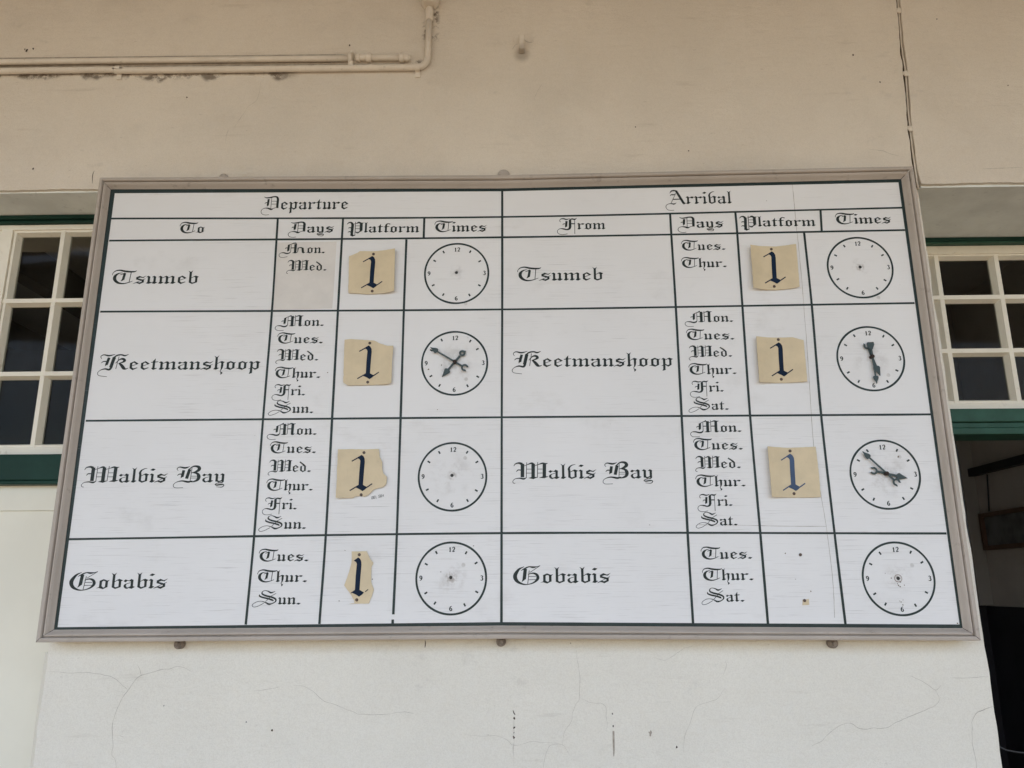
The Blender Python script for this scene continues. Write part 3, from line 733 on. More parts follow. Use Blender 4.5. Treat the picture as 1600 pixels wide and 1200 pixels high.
bx(bm, x1 - 0.03, x1, YR + 0.0004, YR + 0.0496, 2.1605, 2.6695)
rows_r = [(2.5345, 2.6645), (2.3520, 2.5035), (2.1680, 2.3190)]
for zc in (2.5180, 2.3345):
    bar_x(bm, x0 + 0.028, x1 - 0.03, zc, YR + 0.004, 0.014, 0.028, 0.03)
for zc in (2.6680, 2.1640):
    bar_x(bm, x0 + 0.028, x1 - 0.03, zc, YR + 0.006, 0.008, 0.022, 0.028)
cols_r = [1.368, 1.5650, 1.762, 1.959]
for xc in cols_r:
    bar_z(bm, 2.1600, 2.6700, xc, YR + 0.0046, 0.014, 0.030, 0.03)
link('fanlight_sash', bm, 'white_wood', dfr)
edges = [1.176] + cols_r + [x1 - 0.03]
for a, b in zip(edges, edges[1:]):
    for zlo, zhi in rows_r:
        bm = bmesh.new()
        tl = 0.0014 * noise.noise(Vector((a * 7, zlo * 5, 4)))
        box(bm, a + 0.002, b - 0.002, YR + 0.027, YR + 0.030, zlo - 0.006, zhi + 0.006)
        bmesh.ops.rotate(bm, verts=bm.verts[:], cent=((a + b) / 2, YR + 0.028, (zlo + zhi) / 2), matrix=Matrix.Rotation(tl * 6, 3, 'X') @ Matrix.Rotation(tl * 4, 3, 'Z'))
        link('pane', bm, 'glass', dfr)

# ---- the dim rooms behind
def room(x0, x1, y0, y1, z1, name, mat='room', added_opening=False):
    bm = bmesh.new()
    v = lambda x, y, z: bm.verts.new((x, y, z))
    for q in (((x0, y1, 0.003), (x1, y1, 0.003), (x1, y1, z1), (x0, y1, z1)), ((x0, y0, 0.003), (x0, y1, 0.003), (x0, y1, z1), (x0, y0, z1)),
              ((x1, y0, 0.003), (x1, y1, 0.003), (x1, y1, z1), (x1, y0, z1)), ((x0, y0, z1), (x1, y0, z1), (x1, y1, z1), (x0, y1, z1)), ((x0, y0, 0.003), (x1, y0, 0.003), (x1, y1, 0.003), (x0, y1, 0.003))):
        if added_opening and all(p[0] == x0 for p in q):  # unseen wall opening, added to let more sky light into the room
            for ya, yb, za, zb in ((y0, 1.5, 0.003, z1), (2.3, y1, 0.003, z1), (1.5, 2.3, 0.003, 0.9), (1.5, 2.3, 2.3, z1)):
                bm.faces.new([v(x0, ya, za), v(x0, yb, za), v(x0, yb, zb), v(x0, ya, zb)])
            continue
        bm.faces.new([v(*p) for p in q])
    return link(name, bm, mat, building)
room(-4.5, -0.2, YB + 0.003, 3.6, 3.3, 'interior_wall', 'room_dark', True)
XS, YBK = 2.494, 2.50
bm = bmesh.new()
bm.faces.new([bm.verts.new(p) for p in ((-4.49, YB + 0.004, 3.296), (-0.21, YB + 0.004, 3.296), (-0.21, 3.59, 3.296), (-4.49, 3.59, 3.296))])
link('ceiling', bm, 'room_pale', building)
for xb in (-3.4, -2.55, -1.72, -0.9):
    bm = bmesh.new()
    box(bm, xb - 0.05, xb + 0.05, YB + 0.006, 3.596, 3.12, 3.2955)
    link('ceiling_beam', bm, 'beam', building)
bm = bmesh.new()
box(bm, -4.49, -0.21, 2.9, 3.0, 2.98, 3.1195)
link('ceiling_beam', bm, 'beam', building)
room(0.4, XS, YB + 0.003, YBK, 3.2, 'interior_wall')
bm = bmesh.new()
box(bm, 0.41, XS - 0.016, YBK - 0.016, YBK - 0.002, 0.005, 1.492)
box(bm, XS - 0.015, XS - 0.002, 0.6, YBK - 0.001, 0.005, 1.490)
link('dado', bm, 'dado', building)
bm = bmesh.new()
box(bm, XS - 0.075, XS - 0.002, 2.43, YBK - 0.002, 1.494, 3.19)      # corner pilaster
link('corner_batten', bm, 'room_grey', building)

# things in the doorway room
tr = empty('cable_trunking', (XS, 2.0, 2.2), 'black cable trunking along the dim wall seen through the doorway', 'cable duct')
bm = bmesh.new()
box(bm, XS - 0.04, XS - 0.003, 0.7, 2.427, 2.185, 2.228)
link('duct', bm, 'black', tr)
bm = bmesh.new()
box(bm, 1.6, XS - 0.078, YBK - 0.04, YBK - 0.003, 2.185, 2.228)
link('duct', bm, 'black', tr)
bm = bmesh.new()
tube(bm, [(XS - 0.008, 2.30, 2.18), (XS - 0.007, 2.335, 1.985)], 0.004, 8)
link('drop_cable', bm, 'black', tr)

pic = empty('framed_picture', (XS - 0.02, 2.2, 1.88), 'dark landscape picture in a brown frame on the wall inside the doorway', 'picture')
py0, py1, pz0, pz1, fw = 1.72, 2.405, 1.782, 1.978, 0.022
bm = bmesh.new()
for a in ((py0, py1, pz0, pz0 + fw), (py0, py1, pz1 - fw, pz1), (py0, py0 + fw, pz0 + fw, pz1 - fw), (py1 - fw, py1, pz0 + fw, pz1 - fw)):
    box(bm, XS - 0.030, XS - 0.003, a[0], a[1], a[2], a[3])
link('frame', bm, 'pic_frame', pic)
bm = bmesh.new()
box(bm, XS - 0.012, XS - 0.004, py0 + fw, py1 - fw, pz0 + fw, pz1 - fw)
link('canvas', bm, 'picture', pic)

cb = bmesh.new()
CBL = [(1.3790, 1.60), (1.3762, 1.533), (1.3738, 1.441), (1.3719, 1.280), (1.3690, 1.176), (1.3720, 1.150), (1.3790, 1.1390), (1.400, 1.129), (1.430, 1.1235), (1.60, 1.11)]
tube(cb, [(x, YR + 0.07, z) for x, z in [(1.3800, 2.05)] + CBL], 0.0022, 8)
o = link('cable', cb, 'cable', None, True)
o['label'] = 'thin grey cable hanging in the black doorway opening'
o['category'] = 'cable'

# ------------------------------------------------------------------ platform canopy over the wall
can = empty('platform_canopy', (0, -3.0, 3.9), 'boarded platform canopy on dark timber rafters above the station wall', 'canopy')
CY0 = -CAN_DEPTH
bm = bmesh.new()
box(bm, -14, 14, CY0, WY - 0.002, 4.62, 4.69)
link('canopy_roof', bm, 'roof', can)
for i in range(13):
    bm = bmesh.new()
    xc = -10.2 + i * 1.7
    box(bm, xc - 0.06, xc + 0.06, CY0 + 0.05, WY - 0.004, 4.45, 4.619)
    link('rafter', bm, 'beam', can)
for yc, zl_ in ((-1.3, 4.25), (-2.9, 4.25), (CY0 + 0.15, 3.72)):
    bm = bmesh.new()
    box(bm, -14, 14, yc - 0.07, yc + 0.07, zl_, 4.449)
    link('purlin', bm, 'beam', can)
for xc in (-7.0, 7.0):
    bm = bmesh.new()
    box(bm, xc - 0.09, xc + 0.09, CY0 + 0.06, CY0 + 0.24, 0.0, 3.719)
    link('post', bm, 'beam', can)

# ------------------------------------------------------------------ conduits on the wall
PY = WY - 0.0115
con = empty('conduit_run', (PIPE_LO[-1][0], WY, PIPE_LO[-1][1]), 'lower cream painted conduit that bends up into a junction box', 'conduit')
lo = [(x, PY, z) for x, z in [(-2.6, PIPE_LO[0][1] + (PIPE_LO[0][0] + 2.6) * 0.0)] + list(PIPE_LO)]
xe, ze = PIPE_V[0]
xt, zt2 = PIPE_V[1]
xc_, zc_ = PIPE_LO[-1]
bend = []
ctr0, ctr1, ctr2 = Vector((xc_, zc_)), Vector((xe + 0.001, zc_ + 0.001)), Vector((xe + 0.001, ze + 0.004))
for i in range(1, 9):
    t = i / 8
    q = ctr0 * (1 - t) ** 2 + ctr1 * 2 * t * (1 - t) + ctr2 * t * t
    bend.append((q.x, PY, q.y))
smooth_lo = catmull([p for p in lo], 8)
bm = bmesh.new()
tube(bm, smooth_lo + bend + [(xt, PY, zt2)], 0.0098, 14)
link('pipe', bm, 'pipe', con, True)
bm = bmesh.new()
tube(bm, [(xt, PY, zt2 - 0.032), (xt, PY, zt2 - 0.028), (xt, PY, zt2 + 0.006), (xt, PY, zt2 + 0.012)], [0.0108, 0.0128, 0.0128, 0.011], 14)
link('coupling', bm, 'pipe', con, True)
bm = bmesh.new()
prism(bm, JBOX, WY - 0.045, WY - 0.001)
bmesh.ops.bevel(bm, geom=[e for e in bm.edges], offset=0.004, segments=3, profile=0.5, affect='EDGES')
link('junction_box', bm, 'pipe', con)
def clip(xc, zc, r, parent):
    bm = bmesh.new()
    ring = [(xc, PY, zc)]
    for dx in (-0.0065, 0.0065):
        pass
    a0 = []
    for s in (-1, 1):
        prof = []
        for i in range(13):
            t = math.pi * (i / 12) * 1.0 + math.pi
            prof.append((PY + (r + 0.0015) * math.sin(t), zc + (r + 0.0015) * math.cos(t)))
        prof = [(WY - 0.0008, zc - r - 0.0015)] + prof + [(WY - 0.0008, zc + r + 0.0015)]
        a0.append([bm.verts.new((xc + s * 0.0075, y, z)) for y, z in prof])
    for i in range(len(a0[0]) - 1):
        bm.faces.new((a0[0][i], a0[0][i + 1], a0[1][i + 1], a0[1][i]))
    box(bm, xc - 0.0075, xc + 0.0075, WY - 0.004, WY - 0.0008, zc - r - 0.019, zc - r - 0.0015)
    bmesh.ops.recalc_face_normals(bm, faces=bm.faces[:])
    link('clip', bm, 'pipe', parent)
clip(PIPE_LO[1][0], PIPE_LO[1][1], 0.0098, con)
clip(PIPE_LO[3][0] + 0.004, PIPE_LO[3][1], 0.0098, con)

cu = empty('conduit_run', (PIPE_UP[-1][0], WY, PIPE_UP[-1][1]), 'upper cream painted conduit ending at a capped valve fitting', 'conduit')
up = [(x, PY, z) for x, z in [(-2.6, PIPE_UP[0][1])] + list(PIPE_UP)]
bm = bmesh.new()
tube(bm, catmull(up, 6), 0.0092, 14)
link('pipe', bm, 'pipe', cu, True)
(ax, az), (b0x, b0z), (b1x, b1z), (c1x, c1z), (d0x, d0z), (d1x, d1z) = UPFIT
bm = bmesh.new()
tube(bm, [(ax - 0.006, PY, az), (ax - 0.004, PY, az), (ax + 0.004, PY, az), (ax + 0.006, PY, az)], [0.013, 0.0165, 0.0165, 0.013], 16)
box(bm, ax - 0.0075, ax + 0.0075, PY - 0.004, WY - 0.001, az - 0.028, az - 0.010, 0.002)
box(bm, ax - 0.006, ax + 0.006, PY - 0.003, WY - 0.001, az + 0.010, az + 0.026, 0.002)
link('flange', bm, 'pipe', cu, True)
bm = bmesh.new()
tube(bm, [(b0x - 0.008, PY, b0z), (b0x, PY, b0z), (b0x + 0.004, PY, b0z), (b0x + 0.006, PY, b0z), (b1x - 0.007, PY, b1z), (b1x - 0.005, PY, b1z), (b1x + 0.01, PY, b1z), (b1x + 0.012, PY, b1z)],
     [0.009, 0.0125, 0.0125, 0.0095, 0.0095, 0.0135, 0.0135, 0.010], 16)
link('coupling', bm, 'pipe', cu)
bm = bmesh.new()
tube(bm, [(b1x + 0.008, PY, b1z), (c1x + 0.01, PY, c1z)], 0.0098, 14)
link('pipe', bm, 'pipe', cu, True)
bm = bmesh.new()
tube(bm, [(d0x - 0.009, PY, d0z), (d0x - 0.006, PY, d0z), (d0x + 0.004, PY, d0z), (d0x + 0.007, PY, d0z), (d1x - 0.003, PY, d1z), (d1x + 0.004, PY, d1z)], [0.010, 0.014, 0.014, 0.011, 0.0105, 0.006], 16)
link('end_cap', bm, 'pipe', cu)

# little plastered-over peg in the wall
bm = bmesh.new()
(pa, pb, pc, pd) = PEG
box(bm, pa[0], pb[0], WY - 0.026, WY - 0.001, pc[1], pa[1], 0.002)
pg = link('wall_peg', bm, 'wall')
pg['label'] = 'small painted stub peg sticking out of the plaster above the board'
pg['category'] = 'peg'

# ------------------------------------------------------------------ the timetable board
board = empty('timetable_board', (-0.066, 0.0, 1.47), 'large white railway timetable board with green ruled columns and black letter place names', 'timetable board')

# panel of painted boarding
bm = bmesh.new()
tl, tm, tr_ = LIP[0]
bl, bm_, br = LIP[1]
g_ = 0.012
outl = [(bl[0] - g_, bl[1] - g_), (bm_[0], bm_[1] - g_), (br[0] + g_, br[1] - g_), (tr_[0] + g_, tr_[1] + g_), (tm[0], tm[1] + g_), (tl[0] - g_, tl[1] + g_)]
prism(bm, outl, 0.0, 0.018)
link('panel', bm, 'board', board)

# green border band painted round the sheet
def quad_strip(bm, A, B, y):
    va = [bm.verts.new((x, y, z)) for x, z in A]
    vb = [bm.verts.new((x, y, z)) for x, z in B]
    for i in range(len(A) - 1):
        bm.faces.new((va[i], va[i + 1], vb[i + 1], vb[i]))
wt, wb = WHITE
bm = bmesh.new()
ot = [outl[5], outl[4], outl[3]]
ob = [outl[0], outl[1], outl[2]]
quad_strip(bm, wt, ot, -0.0005)
quad_strip(bm, ob, wb, -0.0005)
quad_strip(bm, [ob[0], ot[0]], [wb[0], wt[0]], -0.0005)
quad_strip(bm, [wb[2], wt[2]], [ob[2], ot[2]], -0.0005)
bmesh.ops.recalc_face_normals(bm, faces=bm.faces[:])
link('border', bm, 'rule', board)

for l in RULES_H:
    bm = bmesh.new()
    pw = catmull([(x, z) for x, z in l], 10)
    ribbon(bm, [(x, z, 0.0055 + 0.0008 * noise.noise(Vector((x * 6, z * 9, 0)))) for x, z in pw], -0.0004)
    link('rule_line', bm, 'rule', board)
for l in RULES_V:
    bm = bmesh.new()
    pw = catmull([(x, z) for x, z in l], 10)
    ribbon(bm, [(x, z, 0.0062 + 0.0008 * noise.noise(Vector((x * 9, z * 6, 4)))) for x, z in pw], -0.0006)
    link('rule_line', bm, 'rule', board)
bm = bmesh.new()
prism(bm, PATCH, -0.0002, -0.0002)
link('overpainted_patch', bm, 'patch', board)
for l in PANEL_SEAM:
    bm = bmesh.new()
    pw = catmull([(x, z) for x, z in l], 8)
    ribbon(bm, [(x + 0.0007 * noise.noise(Vector((x * 70, z * 70, 0))), z, 0.0011 + 0.0006 * noise.noise(Vector((x * 30, z * 30, 4)))) for x, z in pw], -0.0003)
    link('panel_crack', bm, 'line_crack', board)

# small chips where the white paint has come away
rc = random.Random(11)
for (x, z), sz in CHIPS:
    bm = bmesh.new()
    prism(bm, [(x + 0.0012 * sz * rc.uniform(0.5, 1.3) * math.cos(t), z + 0.0012 * sz * rc.uniform(0.5, 1.3) * math.sin(t)) for t in [2 * math.pi * k / 8 for k in range(8)]], -0.00025, -0.00025)
    link('paint_chip', bm, 'chip', board)

# moulded frame: four mitred rails
PROF = [(0.0, 0.0555), (0.0, -0.015), (0.012, -0.0185), (0.04, -0.020), (0.20, -0.0215), (0.34, -0.0205), (0.385, -0.017), (0.41, -0.0115), (0.445, -0.011), (0.47, -0.0155),
        (0.52, -0.0180), (0.62, -0.0178), (0.74, -0.0140), (0.86, -0.0075), (0.96, -0.0035), (1.0, -0.0030), (1.0, 0.004)]
def rail(OI):
    bm = bmesh.new()
    st = []
    n0 = len(OI)
    fine_st = []
    for (o0, i0), (o1, i1) in zip(OI, OI[1:]):
        for s in range(14):
            t = s / 14
            fine_st.append((tuple(a + (b - a) * t for a, b in zip(o0, o1)), tuple(a + (b - a) * t for a, b in zip(i0, i1))))
    fine_st.append(OI[-1])
    for e, nb in ((0, 1), (-1, -2)):                      # hairline gap at each mitre
        (oe, ie), (on, _) = fine_st[e], fine_st[nb]
        dx, dz = on[0] - oe[0], on[1] - oe[1]
        l = math.hypot(dx, dz)
        k_ = 0.0008 / l
        fine_st[e] = ((oe[0] + dx * k_, oe[1] + dz * k_), (ie[0] + dx * k_, ie[1] + dz * k_))
    for j, (o, i) in enumerate(fine_st):
        row = []
        end = j in (0, len(fine_st) - 1)
        for t, y in PROF:
            w = 0 if end else 0.0006 * noise.noise(Vector((o[0] * 5 + t, o[1] * 5, t * 3)))
            row.append(bm.verts.new((o[0] + (i[0] - o[0]) * t, y + w, o[1] + (i[1] - o[1]) * t)))
        st.append(row)
    for a, b in zip(st, st[1:]):
        for k in range(len(PROF) - 1):
            bm.faces.new((a[k], a[k + 1], b[k + 1], b[k]))
    bmesh.ops.recalc_face_normals(bm, faces=bm.faces[:])
    o = link('frame_rail', bm, 'frame', board)
    return o
OT, OB = OUTER
LT, LB = LIP
rail(list(zip(OT, LT)))
rail(list(zip(OB, LB)))
rail([(OT[0], LT[0]), (OB[0], LB[0])])
rail([(OT[2], LT[2]), (OB[2], LB[2])])

# iron lugs under the lower rail, plastered-over ones above
for x, z in LUGS:
    bm = bmesh.new()
    tube(bm, [(x, WY - 0.001, z), (x, WY - 0.016, z), (x, WY - 0.020, z)], [0.0125, 0.012, 0.009], 16)
    tube(bm, [(x + 0.001, WY - 0.018, z), (x + 0.001, WY - 0.028, z)], [0.0062, 0.0055], 6)
    box(bm, x - 0.011, x + 0.011, WY - 0.010, WY - 0.0012, z, z + 0.04)
    link('mounting_lug', bm, 'lug', board)
for i, (x, z) in enumerate(BUMPS):
    bm = bmesh.new()
    bmesh.ops.create_icosphere(bm, subdivisions=3, radius=0.017)
    for v in bm.verts:
        v.co = Vector((v.co.x * (1.05 if i == 0 else 0.8), v.co.y * 0.55, v.co.z * (1.0 if i == 0 else 0.7))) + Vector((x, WY - 0.002, z))
    link('mounting_lug', bm, 'frame', board, True)

# ------------------------------------------------------------------ black letter alphabet (x-height 100, strokes of a broad pen)
# S: smoothed stroke [(x, y, width)...]   L: straight stroke   P: polygon [(x, y)...]
def dia(cx, cy, hw=26, hh=14, sk=5):
    return ('P', [(cx - hw, cy - sk), (cx - hw * 0.1, cy + hh), (cx + hw, cy + sk), (cx + hw * 0.1, cy - hh)])
def stem(x, y0=8, y1=90, head=True, foot=True, w=25):
    r = [('L', [(x, y0 - 2, w), (x, y1 + 2, w)])]
    if head:
        r.append(('P', [(x - 30, y1 - 6), (x - 9, y1 + 14), (x + 13, y1 + 2), (x + 13, y1 - 16), (x - 8, y1 - 8)]))
    if foot:
        r.append(('P', [(x - 26, y0 - 6), (x - 12, y0 + 14), (x + 13, y0 + 14), (x + 32, y0 + 8), (x + 2, y0 - 14)]))
    return r
def bowl_right(x0, x1):
    """hairline up from the left stem, right side of a b / v / p bowl, and the joining base"""
    return [('L', [(x0 + 8, 72, 6), (x1 - 16, 98, 9)]), ('P', [(x1 - 30, 94), (x1 - 8, 106), (x1 + 26, 90), (x1 + 12, 78), (x1 - 12, 78)]),
            ('L', [(x1, 16, 24), (x1, 84, 24)]), ('P', [(x0 - 14, 14), (x0 + 22, -7), (x1 + 12, 15), (x1 - 4, 24), (x0 + 24, 12), (x0 + 12, 22)])]
LOW = {
    'i': (62, stem(30) + [dia(30, 148, 27, 15)]),
    'n': (124, stem(30) + stem(92) + [('L', [(38, 72, 6), (82, 98, 10)])]),
    'm': (186, stem(30) + stem(92) + stem(154) + [('L', [(38, 72, 6), (82, 98, 10)]), ('L', [(100, 72, 6), (144, 98, 10)])]),
    'u': (124, stem(30) + stem(90) + [('L', [(38, 0, 7), (82, 24, 7)])]),
    'r': (104, stem(30) + [('L', [(38, 74, 6), (66, 92, 9)]), dia(82, 86, 26, 15)]),
    'o': (118, [('L', [(30, 14, 25), (30, 86, 25)]), ('L', [(86, 14, 25), (86, 86, 25)]), ('P', [(14, 84), (56, 104), (92, 88), (114, 96), (98, 76), (74, 78), (56, 86), (42, 76)]),
                ('P', [(-10, 2), (18, 16), (44, 24), (60, 10), (76, 20), (98, 16), (56, -8), (18, 6)])]),
    'e': (112, [('L', [(30, 14, 25), (30, 84, 25)]), ('P', [(18, 80), (62, 106), (106, 74), (88, 62), (56, 88), (42, 74)]), ('L', [(40, 44, 6), (98, 72, 8)]),
                ('P', [(16, 18), (50, -8), (100, 20), (94, 26), (58, 14), (42, 26)])]),
    'a': (122, stem(88) + [('P', [(6, 80), (26, 100), (46, 84), (26, 66)]), ('L', [(36, 90, 6), (78, 78, 7)]), ('S', [(74, 62, 5), (40, 50, 8), (24, 34, 22), (26, 16, 24), (44, 2, 16), (66, 12, 7), (80, 22, 5)])]),
    's': (118, [('L', [(28, 58, 24), (28, 86, 24)]), ('P', [(16, 82), (50, 102), (84, 86), (122, 106), (90, 74), (60, 80), (42, 72)]), ('L', [(18, 64, 20), (98, 38, 22)]), ('L', [(88, 14, 24), (88, 46, 24)]),
                ('P', [(-16, -8), (28, 22), (54, 14), (74, 22), (100, 16), (58, -9), (24, 6)]), ('L', [(-4, 0, 5), (112, 64, 5)])]),
    't': (84, [('L', [(36, 10, 25), (36, 112, 25)]), ('P', [(22, 100), (50, 142), (49, 96)]), ('L', [(4, 90, 8), (40, 93, 14), (80, 97, 7)]), ('P', [(12, 16), (34, -8), (72, 14), (66, 20), (48, 16), (24, 24)])]),
    'l': (64, [('L', [(32, 8, 25), (32, 152, 25)]), ('P', [(6, 172), (20, 150), (44, 148), (56, 176), (33, 156)])] + [stem(32)[2]]),
    'b': (120, [('L', [(32, 12, 25), (32, 152, 25)]), ('P', [(6, 172), (20, 150), (44, 148), (56, 176), (33, 156)])] + bowl_right(32, 94)),
    'h': (120, [('L', [(32, 8, 25), (32, 152, 25)]), ('P', [(6, 172), (20, 150), (44, 148), (56, 176), (33, 156)]), stem(32)[2], ('L', [(40, 70, 6), (80, 98, 9)]), ('P', [(66, 92), (86, 106), (116, 92), (104, 78), (80, 78)]),
                ('S', [(93, 84, 24), (92, 40, 24), (88, 6, 15), (78, -18, 6), (82, -34, 10), (92, -46, 20), (82, -66, 5)])]),
    'p': (124, [('S', [(32, 86, 25), (32, 20, 25), (30, -40, 24)]), ('P', [(2, 84), (23, 104), (45, 92), (45, 74), (24, 82)]), ('P', [(10, -60), (18, -36), (42, -34), (44, -48)]), ('L', [(4, 4, 6), (40, 18, 10)]),
                ('L', [(40, 72, 6), (78, 98, 9)]), ('P', [(64, 94), (86, 106), (122, 90), (106, 78), (82, 78)]), ('L', [(94, 16, 24), (94, 84, 24)]), ('P', [(36, 20), (70, -8), (106, 15), (92, 24), (68, 13), (44, 28)])]),
    'd': (122, [('L', [(30, 14, 25), (30, 84, 25)]), ('L', [(90, 14, 25), (90, 80, 25)]), ('S', [(96, 78, 24), (60, 116, 22), (6, 158, 17)]), ('L', [(20, 80, 8), (72, 98, 6)]),
                ('P', [(14, 18), (58, -8), (102, 16), (84, 24), (60, 12), (42, 26)])]),
    'y': (122, stem(30, 8, 90, True, False) + stem(90, 8, 90, True, False) + [('P', [(18, 18), (50, -6), (96, 18), (80, 24), (54, 12), (40, 24)]), ('S', [(94, 12, 22), (84, -4, 12), (40, -14, 8), (20, -26, 9), (34, -36, 15), (72, -30, 17), (98, -30, 13), (104, -44, 9), (84, -60, 9), (32, -56, 5)])]),
    'v': (120, [('S', [(30, 12, 25), (30, 84, 25), (26, 112, 24), (40, 142, 15), (70, 160, 9), (92, 162, 4)])] + bowl_right(30, 92)),
    'f': (84, [('S', [(36, 8, 25), (36, 104, 25), (44, 132, 18), (66, 146, 11), (92, 136, 15)]), ('L', [(4, 90, 8), (40, 93, 14), (82, 97, 7)]), ('P', [(12, 16), (34, -8), (72, 14), (66, 20), (48, 16), (24, 24)])]),
    '.': (62, [('P', [(0, 6), (24, 22), (62, 16), (34, -8)])]),
    ' ': (92, []),
}
def tr_px(x0, y0, s, items):
    """strokes measured on an enlarged view: pixels -> glyph units"""
    heavy = lambda w: w * 1.33 if w > 9 else w * 1.18
    return [(k, [((q[0] - x0) / s, (y0 - q[1]) / s) + tuple(heavy(w / s) for w in q[2:]) for q in pts]) for k, pts in items]
